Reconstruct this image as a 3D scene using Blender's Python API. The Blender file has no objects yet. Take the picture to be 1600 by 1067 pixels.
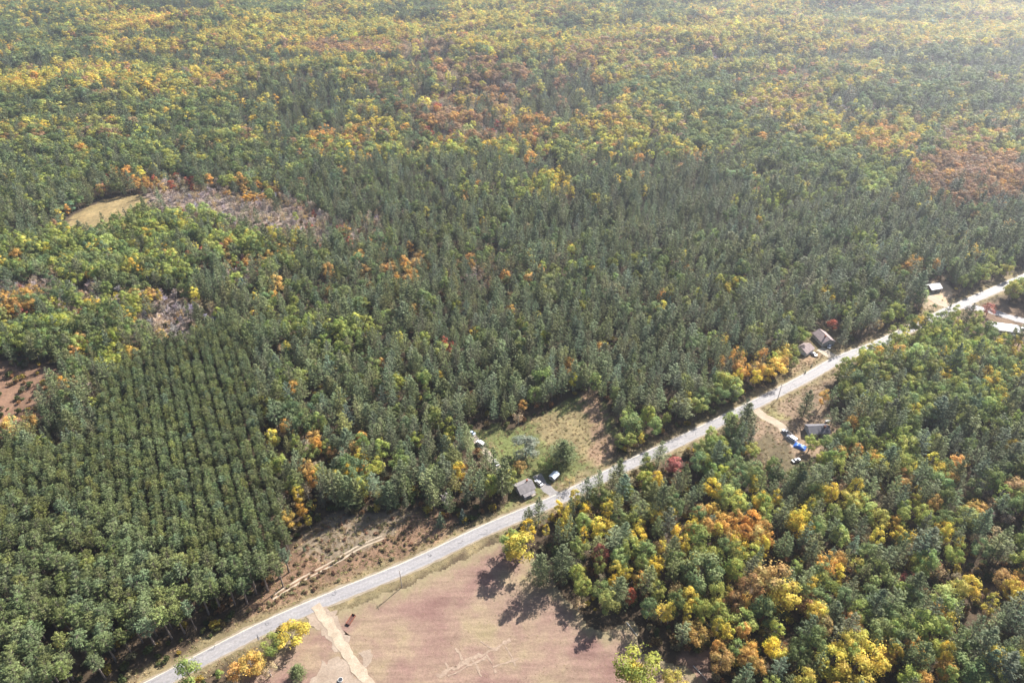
import bpy, math, random
import numpy as np
from mathutils import Vector, Matrix

R = math.radians
rng = np.random.default_rng(11)
random.seed(11)
SC = bpy.context.scene
COL = SC.collection

# ------------------------------------------------------------------ camera
CAM_H, PITCH, FPX = 240.0, R(35.0), 1067.0          # metres, down, focal length in photo pixels
cam_d = bpy.data.cameras.new('camera')
cam_d.sensor_width = 36.0
cam_d.lens = 36.0 * FPX / 1600.0
cam_d.clip_start = 1.0
cam_d.clip_end = 9000.0
cam = bpy.data.objects.new('camera', cam_d)
cam.location = (0, 0, CAM_H)
cam.rotation_euler = (math.pi / 2 - PITCH, 0, 0)
COL.objects.link(cam)
SC.camera = cam

# ------------------------------------------------------------------ sky and sun
SUN_AZ, SUN_EL = R(42.0), R(38.0)                    # azimuth clockwise from +Y
world = bpy.data.worlds.new('World')
SC.world = world
world.use_nodes = True
wn = world.node_tree
for n in list(wn.nodes):
    wn.nodes.remove(n)
sky = wn.nodes.new('ShaderNodeTexSky')
sky.sky_type = 'NISHITA'
sky.sun_disc = False
sky.sun_elevation = SUN_EL
sky.sun_rotation = SUN_AZ
sky.altitude = 200
sky.dust_density = 1.5
bg = wn.nodes.new('ShaderNodeBackground')
bg.inputs[1].default_value = 0.066
wo = wn.nodes.new('ShaderNodeOutputWorld')
wn.links.new(sky.outputs[0], bg.inputs[0])
wn.links.new(bg.outputs[0], wo.inputs[0])
sd = bpy.data.lights.new('sun', 'SUN')
sd.energy = 5.0
sd.angle = R(0.6)
sd.color = (1.0, 0.955, 0.895)
sun = bpy.data.objects.new('sun', sd)
to_sun = Vector((math.sin(SUN_AZ) * math.cos(SUN_EL), math.cos(SUN_AZ) * math.cos(SUN_EL), math.sin(SUN_EL)))
sun.rotation_euler = to_sun.to_track_quat('Z', 'Y').to_euler()
sun.location = (0, 0, 300)
COL.objects.link(sun)
vs = SC.view_settings
vs.view_transform = 'Standard'
vs.look = 'None'
vs.gamma = 1.0
vs.exposure = 1.55
SC.cycles.max_bounces = 5
SC.cycles.diffuse_bounces = 3
SC.cycles.transmission_bounces = 4
SC.cycles.volume_bounces = 0
SC.cycles.use_adaptive_sampling = True
SC.cycles.adaptive_threshold = 0.015
SC.cycles.use_denoising = True
SC.cycles.denoiser = 'OPENIMAGEDENOISE'
SC.cycles.denoising_prefilter = 'ACCURATE'

# ------------------------------------------------------------------ geometry helpers
FW = np.array([0, math.cos(PITCH), -math.sin(PITCH)])
UP = np.array([0, math.sin(PITCH), math.cos(PITCH)])


def at(u, v, z=0.0):
    """photo pixel -> point on the level z"""
    d = FW * FPX + np.array([1.0, 0, 0]) * (u - 800.0) - UP * (v - 533.5)
    t = (z - CAM_H) / d[2]
    return np.array([d[0] * t, d[1] * t, z])


def proj(X, Y, Z):
    X, Y, Z = np.asarray(X, float), np.asarray(Y, float), np.asarray(Z, float)
    zz = Y * FW[1] + (Z - CAM_H) * FW[2]
    yy = Y * UP[1] + (Z - CAM_H) * UP[2]
    zz = np.maximum(zz, 1.0)
    return 800.0 + FPX * X / zz, 533.5 - FPX * yy / zz, zz


def snoise(x, y, scale, seed, octv=3):
    """smooth noise in about -1..1 made of rotated waves"""
    g = np.random.default_rng(seed)
    out = np.zeros(np.broadcast(x, y).shape)
    amp, tot = 1.0, 0.0
    f = 2 * math.pi / scale
    for o in range(octv):
        for k in range(4):
            a, ph = g.uniform(0, math.tau), g.uniform(0, math.tau)
            ff = f * g.uniform(0.7, 1.4)
            a2, ph2 = g.uniform(0, math.tau), g.uniform(0, math.tau)
            w = 0.9 * np.sin((x * math.cos(a2) + y * math.sin(a2)) * ff * 0.8 + ph2)
            out = out + amp * np.sin((x * math.cos(a) + y * math.sin(a)) * ff + ph + w)
        tot += amp * 2.0
        amp *= 0.55
        f *= 2.1
    return out / tot


def sstep(a, b, x):
    t = np.clip((x - a) / (b - a), 0, 1)
    return t * t * (3 - 2 * t)


def height(x, y):
    x, y = np.asarray(x, float), np.asarray(y, float)
    m = sstep(620, 1050, y)
    m2 = sstep(900, 1700, y)
    return m * (9.0 * snoise(x, y * 1.7, 480, 5, 2) + 6.0) + m2 * (18.0 * snoise(x, y * 1.8, 560, 9, 2) + 14)


def inpoly(px, py, poly):
    px, py = np.asarray(px, float), np.asarray(py, float)
    ins = np.zeros(px.shape, bool)
    n = len(poly)
    for i in range(n):
        x1, y1 = poly[i][:2]
        x2, y2 = poly[(i + 1) % n][:2]
        c = (y1 > py) != (y2 > py)
        xi = (x2 - x1) * (py - y1) / ((y2 - y1) if abs(y2 - y1) > 1e-9 else 1e-9) + x1
        ins ^= c & (px < xi)
    return ins


def distline(px, py, line):
    px, py = np.asarray(px, float), np.asarray(py, float)
    best = np.full(px.shape, 1e9)
    for (x1, y1), (x2, y2) in zip(line[:-1], line[1:]):
        dx, dy = x2 - x1, y2 - y1
        t = np.clip(((px - x1) * dx + (py - y1) * dy) / (dx * dx + dy * dy + 1e-9), 0, 1)
        best = np.minimum(best, np.hypot(px - x1 - t * dx, py - y1 - t * dy))
    return best


def gp(pts, z=0.0):
    return [tuple(at(u, v, z)[:2]) for u, v in pts]


def smooth_line(pts, n=10):
    P = [np.array(p, float) for p in pts]
    P = [2 * P[0] - P[1]] + P + [2 * P[-1] - P[-2]]
    out = []
    for i in range(1, len(P) - 2):
        for k in range(n):
            t = k / n
            out.append(tuple(0.5 * ((2 * P[i]) + (-P[i - 1] + P[i + 1]) * t + (2 * P[i - 1] - 5 * P[i] + 4 * P[i + 1] - P[i + 2]) * t * t
                                    + (-P[i - 1] + 3 * P[i] - 3 * P[i + 1] + P[i + 2]) * t ** 3)))
    out.append(tuple(P[-2]))
    return out


def mesh(name, verts, faces, mats=(), fmat=None, smooth=False):
    me = bpy.data.meshes.new(name)
    me.from_pydata([tuple(map(float, v)) for v in verts], [], [tuple(map(int, f)) for f in faces])
    for m in mats:
        me.materials.append(m)
    if fmat is not None:
        me.polygons.foreach_set('material_index', np.asarray(fmat, dtype=np.int32))
    if smooth:
        me.polygons.foreach_set('use_smooth', np.ones(len(me.polygons), bool))
    me.update()
    return me


def link(name, me, parent=None, loc=None, rot=None):
    o = bpy.data.objects.new(name, me)
    COL.objects.link(o)
    if parent is not None:
        o.parent = parent
    if loc is not None:
        o.location = loc
    if rot is not None:
        o.rotation_euler = rot
    return o


def tag(o, label=None, cat=None, group=None, kind=None):
    if label:
        o['label'] = label
    if cat:
        o['category'] = cat
    if group:
        o['group'] = group
    if kind:
        o['kind'] = kind
    return o


class MB:
    """collects simple solids into one mesh"""
    def __init__(self):
        self.v, self.f = [], []

    def add(self, vs, fs):
        b = len(self.v)
        self.v += [tuple(p) for p in vs]
        self.f += [tuple(i + b for i in f) for f in fs]
        return self

    def box(self, x0, x1, y0, y1, z0, z1):
        v = [(x0, y0, z0), (x1, y0, z0), (x1, y1, z0), (x0, y1, z0), (x0, y0, z1), (x1, y0, z1), (x1, y1, z1), (x0, y1, z1)]
        return self.add(v, [(0, 3, 2, 1), (4, 5, 6, 7), (0, 1, 5, 4), (1, 2, 6, 5), (2, 3, 7, 6), (3, 0, 4, 7)])

    def prism(self, poly, y0, y1):
        """poly in x,z swept along y"""
        n = len(poly)
        v = [(x, y0, z) for x, z in poly] + [(x, y1, z) for x, z in poly]
        f = [tuple(range(n)), tuple(range(2 * n - 1, n - 1, -1))]
        f += [(i, i + n, (i + 1) % n + n, (i + 1) % n) for i in range(n)]
        return self.add(v, f)

    def cyl(self, p, q, r0, r1, n=8):
        p, q = Vector(p), Vector(q)
        d = (q - p).normalized()
        a = d.orthogonal().normalized()
        b = d.cross(a)
        v = []
        for c, r in ((p, r0), (q, r1)):
            for k in range(n):
                t = math.tau * k / n
                v.append(c + (a * math.cos(t) + b * math.sin(t)) * r)
        f = [(i, (i + 1) % n, (i + 1) % n + n, i + n) for i in range(n)]
        f += [tuple(range(n - 1, -1, -1)), tuple(range(n, 2 * n))]
        return self.add(v, f)

    def build(self, name, mat, parent=None, smooth=False):
        return link(name, mesh(name, self.v, self.f, (mat,), smooth=smooth), parent)


# ------------------------------------------------------------------ materials
def newmat(name):
    m = bpy.data.materials.new(name)
    m.use_nodes = True
    nt = m.node_tree
    for n in list(nt.nodes):
        nt.nodes.remove(n)
    out = nt.nodes.new('ShaderNodeOutputMaterial')
    return m, nt, out


def N(nt, typ, **kw):
    n = nt.nodes.new(typ)
    for k, v in kw.items():
        if k.startswith('i_'):
            key = k[2:]
            n.inputs[int(key) if key.isdigit() else key].default_value = v
        else:
            setattr(n, k, v)
    return n


def ramp(nt, src, stops):
    r = nt.nodes.new('ShaderNodeValToRGB')
    e = r.color_ramp.elements
    while len(e) < len(stops):
        e.new(0.5)
    for el, (p, c) in zip(e, stops):
        el.position = p
        el.color = (*c, 1)
    nt.links.new(src, r.inputs[0])
    return r.outputs[0]


def mixc(nt, fac, a, b, mode='MIX'):
    m = nt.nodes.new('ShaderNodeMix')
    m.data_type = 'RGBA'
    m.blend_type = mode
    for sock, val in ((m.inputs[0], fac), (m.inputs[6], a), (m.inputs[7], b)):
        if isinstance(val, (int, float)):
            sock.default_value = val
        elif isinstance(val, tuple):
            sock.default_value = (*val, 1)
        else:
            nt.links.new(val, sock)
    return m.outputs[2]


def noise(nt, vec, scale, detail=4, rough=0.6):
    n = N(nt, 'ShaderNodeTexNoise', i_Scale=scale, i_Detail=detail, i_Roughness=rough)
    if vec is not None:
        nt.links.new(vec, n.inputs['Vector'])
    return n.outputs[0]


def leaf_mat(name, transl, jitter, gloss=0.12, patch=.5, shift=(.8, .75, .7)):
    """tint comes from each tree, a small random value from each leaf clump"""
    m, nt, out = newmat(name)
    a = N(nt, 'ShaderNodeAttribute', attribute_type='INSTANCER', attribute_name='tint')
    b = N(nt, 'ShaderNodeAttribute', attribute_type='GEOMETRY', attribute_name='leafvar')
    mr = N(nt, 'ShaderNodeMapRange', i_3=1.0 - jitter, i_4=1.0 + jitter)
    nt.links.new(b.outputs['Fac'], mr.inputs[0])
    c = mixc(nt, 1.0, a.outputs['Color'], mr.outputs[0], 'MULTIPLY')
    hs = N(nt, 'ShaderNodeHueSaturation')
    mr2 = N(nt, 'ShaderNodeMapRange', i_3=0.488, i_4=0.512)
    nt.links.new(b.outputs['Fac'], mr2.inputs[0])
    nt.links.new(mr2.outputs[0], hs.inputs['Hue'])
    nt.links.new(c, hs.inputs['Color'])
    tc = N(nt, 'ShaderNodeTexCoord')
    oi = N(nt, 'ShaderNodeObjectInfo')
    va = N(nt, 'ShaderNodeVectorMath', operation='ADD')
    nt.links.new(tc.outputs['Object'], va.inputs[0]); nt.links.new(oi.outputs['Location'], va.inputs[1])
    turn = N(nt, 'ShaderNodeMapRange', i_1=.42, i_2=.68, i_3=0.0, i_4=patch)
    nt.links.new(noise(nt, va.outputs[0], .23, 3, .6), turn.inputs[0])
    hc = mixc(nt, turn.outputs[0], hs.outputs[0], mixc(nt, 1.0, hs.outputs[0], shift, 'MULTIPLY'))
    p = N(nt, 'ShaderNodeBsdfPrincipled', i_Roughness=0.55)
    p.inputs['Specular IOR Level'].default_value = gloss
    nt.links.new(hc, p.inputs['Base Color'])
    t = N(nt, 'ShaderNodeBsdfTranslucent')
    nt.links.new(hc, t.inputs[0])
    mx = N(nt, 'ShaderNodeMixShader', i_0=transl)
    nt.links.new(p.outputs[0], mx.inputs[1])
    nt.links.new(t.outputs[0], mx.inputs[2])
    nt.links.new(mx.outputs[0], out.inputs[0])
    return m


def flat_mat(name, col, rough=0.8, var=0.15, scale=1.5, metal=0.0, spec=0.3):
    m, nt, out = newmat(name)
    tc = N(nt, 'ShaderNodeTexCoord')
    n = noise(nt, tc.outputs['Object'], scale, 5)
    lo = tuple(max(0, c * (1 - var)) for c in col)
    hi = tuple(min(1, c * (1 + var)) for c in col)
    c = ramp(nt, n, [(0.3, lo), (0.7, hi)])
    p = N(nt, 'ShaderNodeBsdfPrincipled', i_Roughness=rough, i_Metallic=metal)
    p.inputs['Specular IOR Level'].default_value = spec
    nt.links.new(c, p.inputs['Base Color'])
    nt.links.new(p.outputs[0], out.inputs[0])
    return m


M = {}
M['needle'] = leaf_mat('pine_needles', 0.12, 0.38)
M['leaf'] = leaf_mat('broad_leaves', 0.42, 0.30, patch=.75, shift=(.5, .75, .75))
M['twig'] = leaf_mat('bare_twigs', 0.10, 0.25)
M['bark'] = flat_mat('bark', (0.17, 0.135, 0.115), 0.9, 0.3, 1.2)
M['birchbark'] = flat_mat('pale_bark', (0.42, 0.39, 0.36), 0.8, 0.35, 1.2)

# ------------------------------------------------------------------ tree prototypes (unit: metres, trunk base at origin)
def quads_mesh(name, C, A, B, mats, fmat=None, trunk=None, var=None):
    """C centres, A and B half axes of leaf quads; trunk = (verts, faces) appended"""
    n = len(C)
    V = np.concatenate([(C - A)[:, None], (C + B * 0.75 - A * .1)[:, None], (C + A)[:, None], (C - B * 0.75 + A * .1)[:, None]], 1).reshape(-1, 3) if n else np.zeros((0, 3))
    F = np.arange(4 * n).reshape(-1, 4)
    tv, tf = trunk if trunk else (np.zeros((0, 3)), [])
    verts = np.concatenate([V, np.asarray(tv, float).reshape(-1, 3)])
    faces = [tuple(f) for f in F] + [tuple(i + 4 * n for i in f) for f in tf]
    fm = [0] * n + [1] * len(tf)
    me = mesh(name, verts, faces, mats, fm if len(mats) > 1 else None)
    at_ = me.attributes.new('leafvar', 'FLOAT', 'FACE')
    vals = np.full(len(faces), 0.5, np.float32)
    vals[:n] = var if var is not None else 0.5
    at_.data.foreach_set('value', vals)
    return me


def limb(V, F, p, q, r0, r1, n=5):
    b = MB()
    b.cyl(p, q, r0, r1, n)
    o = len(V)
    V += b.v
    F += [tuple(i + o for i in f) for f in b.f]


def rand_unit(g, n):
    v = g.normal(size=(n, 3))
    return v / np.linalg.norm(v, axis=1)[:, None]


def tilt_axes(g, nrm, size, aspect):
    """two half axes spanning a quad with the given normals"""
    r = rand_unit(g, len(nrm))
    a = np.cross(nrm, r)
    a /= np.linalg.norm(a, axis=1)[:, None] + 1e-9
    b = np.cross(nrm, a)
    return a * size[:, None], b * (size * aspect)[:, None]


def puff(g, out, c, ax_, rx, rw, rt, n, size, up=.35, jit=.38):
    """needle clump: blades on the upper side of a flattened ellipsoid whose long axis is ax_"""
    ax_ = ax_ / (np.linalg.norm(ax_) + 1e-9)
    sd_ = np.cross(ax_, np.array([0, 0, 1.0])); sd_ /= np.linalg.norm(sd_) + 1e-9
    th = np.cross(sd_, ax_)
    d = rand_unit(g, n)
    d[:, 2] = np.where(d[:, 2] < -.25, -d[:, 2], d[:, 2])
    pos = c + (d[:, :1] * rx * ax_ + d[:, 1:2] * rw * sd_ + d[:, 2:] * rt * th) * g.uniform(.75, 1.08, n)[:, None]
    nr = d[:, :1] / rx * ax_ + d[:, 1:2] / rw * sd_ + d[:, 2:] / rt * th
    nr /= np.linalg.norm(nr, axis=1)[:, None]
    nr = nr + np.array([0, 0, up]) + g.normal(0, jit, (n, 3))
    nr /= np.linalg.norm(nr, axis=1)[:, None]
    # blades point outwards along the branch
    dv = ax_ + d[:, 1:2] * sd_ * .9 + g.normal(0, .35, (n, 3))
    dv = dv - nr * (dv * nr).sum(1)[:, None]
    dv /= np.linalg.norm(dv, axis=1)[:, None] + 1e-9
    bv = np.cross(nr, dv)
    sz = size * g.uniform(.65, 1.2, n)
    out[0].append(pos); out[1].append(dv * sz[:, None]); out[2].append(bv * (sz * g.uniform(.38, .6, n))[:, None]); out[3].append(np.clip(g.normal(.5, .2, n) + g.normal(0, .15), 0, 1))


def pine_proto(seed, H=20.0, rad=3.3, base=0.28, levels=12, per=6, kind='white'):
    """white: shaggy plumes on whorled branches; red: pompon dome on a bare stem; spruce: narrow cone of drooping boughs"""
    g = np.random.default_rng(seed)
    out = ([], [], [], [])
    TV, TF = [], []
    lean = g.normal(0, 0.012, 2)
    ax = lambda z: np.array([lean[0] * z, lean[1] * z, z])
    limb(TV, TF, ax(-0.3), ax(H * 0.55), 0.24, 0.15, 6)
    limb(TV, TF, ax(H * 0.55), ax(H * 0.985), 0.15, 0.03, 5)
    side = g.uniform(0, math.tau)
    for L in range(levels):
        t = min(max((L + g.uniform(-.2, .2)) / (levels - 1), 0), 1)
        z = H * (base + (0.975 - base) * t)
        if kind == 'white':
            prof = (1 - t) ** 0.82 * (0.6 + 0.4 * min(1, (t + .1) / 0.3)) + 0.07
        elif kind == 'red':
            prof = max(0.12, math.sqrt(max(0, 1 - (max(t - 0.3, 0) / 0.71) ** 2))) * (0.75 + 0.25 * min(1, t / 0.3))
        else:
            prof = (1 - t) ** 0.95 + 0.05
        npb = max(3, int(round(per * (0.45 + 0.65 * prof))))
        k0 = g.uniform(0, math.tau)
        for k in range(npb):
            if g.random() < 0.06:
                continue
            az = k0 + math.tau * k / npb + g.normal(0, .2)
            Ln = rad * prof * g.uniform(0.66, 1.2) * (1 + 0.15 * math.cos(az - side))
            d = np.array([math.cos(az), math.sin(az), 0])
            p0 = ax(z)
            if kind == 'white':
                rise = .22 + .75 * t + g.normal(0, .08)
            elif kind == 'red':
                rise = .25 + .5 * t + g.normal(0, .1)
            else:
                rise = -.22 + .5 * t + g.normal(0, .06)
            tip = p0 + d * Ln + np.array([0, 0, Ln * rise])
            if Ln > .9:
                limb(TV, TF, p0, tip, 0.05, 0.02, 3)
            bd = tip - p0
            if kind == 'white':
                for s in ((.42, .88) if Ln > 1.6 else (.8,)):
                    puff(g, out, p0 + bd * s, bd + np.array([0, 0, .25 * Ln]), .32 * Ln + .34, .20 * Ln + .32, .34 + .09 * Ln, 24 if s > .6 else 14, .33, jit=.24)
            elif kind == 'red':
                for s in ((.55, .95) if Ln > 1.0 else (.85,)):
                    puff(g, out, p0 + bd * s, bd + np.array([0, 0, .3]), .52, .46, .40, 17, .24, up=.2, jit=.24)
            else:
                for s in ((.45, .85) if Ln > .8 else (.7,)):
                    puff(g, out, p0 + bd * s, bd, .28 * Ln + .22, .16 * Ln + .2, .2, 9, .26)
    return tuple(np.concatenate(q) for q in out) + ((TV, TF),)


def broad_proto(seed, H=15.0, rad=4.0, base=0.25, lobes=11, leaf=0.42, per=120, narrow=False, open_=0.0):
    """broadleaf: forked limbs carrying many lobes of leaf clumps"""
    g = np.random.default_rng(seed)
    TV, TF = [], []
    C, A, B, var = [], [], [], []
    fork = H * (base + 0.05)
    top = np.array([g.normal(0, .3), g.normal(0, .3), H * 0.8])
    limb(TV, TF, (0, 0, -0.3), (top * fork / top[2]), 0.26, 0.19, 6)
    limb(TV, TF, top * fork / top[2], top, 0.19, 0.05, 5)
    cz = H * (0.5 + base / 2)
    hz = H * (1 - base) / 2
    cents = []
    for k in range(lobes):
        for _ in range(30):
            u = g.uniform(-0.92, 0.9)
            a = g.uniform(0, math.tau)
            prof = math.sqrt(max(0.0, 1 - u * u)) * (1.0 - (0.25 if not narrow else .12) * u)
            rr = rad * prof * math.sqrt(g.uniform(0.18, 0.75))
            c = np.array([math.cos(a) * rr, math.sin(a) * rr, cz + u * hz * 0.86])
            if all(np.linalg.norm((c - o) / np.array([1, 1, 1.1])) > rad * .42 for o, _r in cents):
                break
        lr = rad * g.uniform(0.30, 0.50) * (1.0 - 0.25 * max(u, 0))
        cents.append((c, lr))
    for c, lr in cents:
        p = top * min(1, max(0.3, (c[2] - H * .12) / top[2] * .8))
        limb(TV, TF, p, c, 0.08, 0.03, 3)
        n = int(per * (lr / (rad * .4)) ** 2 * g.uniform(.8, 1.15) * (1 - open_))
        d = rand_unit(g, n)
        d[:, 2] = np.where(d[:, 2] < -0.35, -d[:, 2] * .6, d[:, 2])
        bump = 1 + 0.22 * np.sin(d[:, 0] * 5 + seed) * np.sin(d[:, 1] * 5.3 + k) + g.normal(0, .10, n)
        pos = c + d * np.array([1, 1, .88]) * (lr * bump * g.uniform(.72, 1.05, n))[:, None]
        nr = d + g.normal(0, .25, (n, 3)) + np.array([0, 0, .2])
        nr /= np.linalg.norm(nr, axis=1)[:, None]
        sz = leaf * g.uniform(.6, 1.15, n)
        a_, b_ = tilt_axes(g, nr, sz, g.uniform(.65, 1.0, n))
        C.append(pos); A.append(a_); B.append(b_)
        var.append(np.clip(g.normal(0.5, .22, n) + g.normal(0, .12), 0, 1))
    # stray sprays that break the outline
    n = int(lobes * 10)
    d = rand_unit(g, n)
    u = d[:, 2]
    pos = np.stack([d[:, 0] * rad * .98, d[:, 1] * rad * .98, cz + u * hz * .98], 1) * np.array([1, 1, 1]) + g.normal(0, .25, (n, 3))
    a_, b_ = tilt_axes(g, rand_unit(g, n), leaf * g.uniform(.5, 1.0, n), np.full(n, .8))
    C.append(pos); A.append(a_); B.append(b_); var.append(g.uniform(0, 1, n))
    return np.concatenate(C), np.concatenate(A), np.concatenate(B), np.concatenate(var), (TV, TF)


def bare_proto(seed, H=11.0, rad=2.4):
    """leafless tree: ascending limbs with fans of fine twigs"""
    g = np.random.default_rng(seed)
    TV, TF = [], []
    C, A, B, var = [], [], [], []
    top = np.array([g.normal(0, .4), g.normal(0, .4), H])
    limb(TV, TF, (0, 0, -.3), top * .5, 0.17, 0.11, 5)
    limb(TV, TF, top * .5, top, 0.11, 0.02, 4)
    for k in range(22):
        t = g.uniform(.25, .92)
        p = top * t
        az = g.uniform(0, math.tau)
        Ln = rad * (1.15 - t * .7) * g.uniform(.6, 1.2)
        q = p + np.array([math.cos(az) * Ln, math.sin(az) * Ln, Ln * g.uniform(.7, 1.5)])
        limb(TV, TF, p, q, 0.05, 0.012, 3)
        for w in range(16):
            s = g.uniform(.3, 1.05)
            c = p + (q - p) * s + g.normal(0, .22, 3)
            dv = (q - p) / np.linalg.norm(q - p) + g.normal(0, .55, 3) + np.array([0, 0, .35])
            dv /= np.linalg.norm(dv)
            nr = np.cross(dv, g.normal(size=3))
            nr /= np.linalg.norm(nr)
            ln = g.uniform(.35, .8)
            C.append(c); A.append(dv * ln); B.append(nr * g.uniform(.10, .22)); var.append(g.random())
    return np.array(C), np.array(A), np.array(B), np.array(var), (TV, TF)


def shrub_proto(seed, H=3.0, rad=1.6):
    g = np.random.default_rng(seed)
    C, A, B, var = [], [], [], []
    TV, TF = [], []
    for k in range(5):
        a = g.uniform(0, math.tau)
        rr = rad * g.uniform(.1, .6)
        c = np.array([math.cos(a) * rr, math.sin(a) * rr, H * g.uniform(.35, .7)])
        limb(TV, TF, (c[0] * .2, c[1] * .2, -.1), c, .05, .02, 3)
        n = 42
        d = rand_unit(g, n)
        pos = c + d * np.array([1, 1, .9]) * (rad * .55 * g.uniform(.6, 1.1, n))[:, None]
        pos[:, 2] = np.maximum(pos[:, 2], .1)
        a_, b_ = tilt_axes(g, d + g.normal(0, .6, (n, 3)), .33 * g.uniform(.5, 1.2, n), np.full(n, .75))
        C.append(pos); A.append(a_); B.append(b_); var.append(g.uniform(0, 1, n))
    return np.concatenate(C), np.concatenate(A), np.concatenate(B), np.concatenate(var), (TV, TF)


def tuft_proto(seed, H=0.7):
    """clump of dry grass"""
    g = np.random.default_rng(seed)
    n = 14
    d = rand_unit(g, n)
    d[:, 2] = np.abs(d[:, 2]) * .8 + .5
    d /= np.linalg.norm(d, axis=1)[:, None]
    ln = H * g.uniform(.5, 1.0, n)
    base = np.stack([g.normal(0, .25, n), g.normal(0, .25, n), np.zeros(n)], 1)
    nr = np.cross(d, rand_unit(g, n))
    nr /= np.linalg.norm(nr, axis=1)[:, None]
    return base + d * (ln * .5)[:, None], d * (ln * .5)[:, None], nr * .12, g.uniform(0, 1, n), ([], [])


PROTO = []                                   # dicts: cls, H, rad, crown, trunk, both
CLS = {}
def add_proto(cls, data, H, rad, lmat, bmat):
    C, A, B, var, trunk = data
    i = len(PROTO)
    crown = quads_mesh('crown', C, A, B, (lmat,), var=var)
    tr = mesh('trunk', trunk[0], trunk[1], (bmat,)) if len(trunk[0]) else None
    both = quads_mesh('tree', C, A, B, (lmat, bmat), trunk=trunk, var=var)
    PROTO.append(dict(cls=cls, H=H, rad=rad, crown=crown, trunk=tr, both=both))
    CLS.setdefault(cls, []).append(i)

for s in range(6):
    add_proto('white', pine_proto(100 + s, 20, 3.5 + .25 * (s % 3), 0.22 + .05 * (s % 3), 9, 6), 20, 3.6, M['needle'], M['bark'])
for s in range(3):
    add_proto('roundpine', pine_proto(150 + s, 15, 4.4, 0.07, 11, 12), 15, 4.7, M['needle'], M['bark'])
for s in range(4):
    add_proto('red', pine_proto(200 + s, 15, 1.6, 0.55, 7, 6, kind='red'), 15, 1.75, M['needle'], M['bark'])
for s in range(3):
    add_proto('spruce', pine_proto(300 + s, 14, 2.0, 0.08, 14, 7, kind='spruce'), 14, 2.1, M['needle'], M['bark'])
for s in range(7):
    add_proto('broad', broad_proto(400 + s, 15, 4.0 + .3 * (s % 3 - 1), 0.20 + .05 * (s % 2), 11 + s % 4, .34, 175), 15, 4.0, M['leaf'], M['bark'])
for s in range(4):
    add_proto('narrow', broad_proto(500 + s, 15, 2.7, 0.22, 11 + s % 3, .31, 130, narrow=True), 15, 2.7, M['leaf'], M['birchbark'])
for s in range(3):
    add_proto('sparse', broad_proto(600 + s, 12, 2.9, 0.2, 10, .30, 70, open_=.3), 12, 2.9, M['leaf'], M['birchbark'])
for s in range(4):
    add_proto('bare', bare_proto(700 + s), 11, 2.4, M['twig'], M['birchbark'])
for s in range(3):
    add_proto('shrub', shrub_proto(800 + s), 3, 1.6, M['leaf'], M['bark'])
for s in range(3):
    add_proto('tuft', tuft_proto(900 + s), 0.7, .4, M['twig'], M['bark'])

proto_col = bpy.data.collections.new('tree_library')        # not linked to the scene: only instanced from
for i, p in enumerate(PROTO):
    proto_col.objects.link(bpy.data.objects.new('library_%03d' % i, p['both']))

# ------------------------------------------------------------------ layout of the place (photo pixels -> ground)
ROAD_PX = [(60, 1170), (160, 1112), (255, 1062), (400, 986), (520, 933), (640, 884), (760, 827), (880, 776), (980, 727), (1060, 690),
           (1170, 636), (1260, 590), (1310, 562), (1375, 536), (1440, 505), (1500, 477), (1562, 450), (1640, 416), (1730, 380)]
ROAD = smooth_line(gp(ROAD_PX), 8)
ROAD_HALF = 3.05
FIELD_PX = [(300, 1095), (392, 1015), (470, 968), (560, 928), (660, 888), (748, 848), (800, 838), (850, 866), (880, 905), (905, 945), (950, 965),
            (985, 950), (1010, 965), (1015, 1010), (1110, 1030), (1130, 1110), (1080, 1180), (700, 1190), (330, 1170)]
FIELD = gp(FIELD_PX)
MEADOW_PX = [(345, 1000), (400, 935), (440, 880), (470, 835), (520, 800), (560, 805), (600, 805), (650, 800), (700, 810), (735, 825), (640, 868), (520, 915), (420, 962)]
MEADOW = gp(MEADOW_PX)
YARD_PX = [(728, 690), (742, 668), (775, 668), (800, 672), (832, 655), (870, 640), (905, 612), (935, 620), (958, 650), (966, 712), (985, 722), (900, 766), (800, 812), (770, 800), (800, 770), (775, 740)]
YARD = gp(YARD_PX)
LAWN_PX = [(1200, 622), (1218, 592), (1236, 572), (1240, 555), (1252, 535), (1268, 512), (1298, 506), (1312, 520), (1318, 545), (1330, 550), (1260, 588)]
LAWN = gp(LAWN_PX)
VERGE_PX = [(1178, 640), (1240, 606), (1296, 578), (1305, 590), (1290, 640), (1315, 660), (1305, 690), (1275, 725), (1262, 760), (1215, 750), (1172, 692)]
VERGE = gp(VERGE_PX)
SITEC = gp([(1432, 458), (1446, 440), (1480, 440), (1490, 455), (1480, 478), (1450, 492), (1438, 475)])
SITED = gp([(1478, 492), (1500, 478), (1545, 470), (1640, 490), (1660, 545), (1560, 545), (1530, 520), (1490, 500)])
GLADE = gp([(95, 362), (110, 340), (140, 321), (168, 311), (222, 305), (244, 318), (225, 340), (150, 372)])           # far tan clearing
WESTC = gp([(-40, 570), (20, 560), (85, 575), (110, 600), (70, 640), (40, 680), (60, 700), (-60, 720), (-60, 600)])
EASTB = gp([(1080, 1012), (1110, 1018), (1122, 1075), (1060, 1080), (1062, 1030)])
OPEN = [FIELD, MEADOW, YARD, LAWN, VERGE, SITEC, SITED, GLADE, EASTB]
GAP = gp([(1025, 712), (1085, 688), (1092, 735), (1072, 775), (1035, 775)])
POND = gp([(838, 262), (850, 254), (868, 256), (872, 266), (850, 270)])
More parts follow.
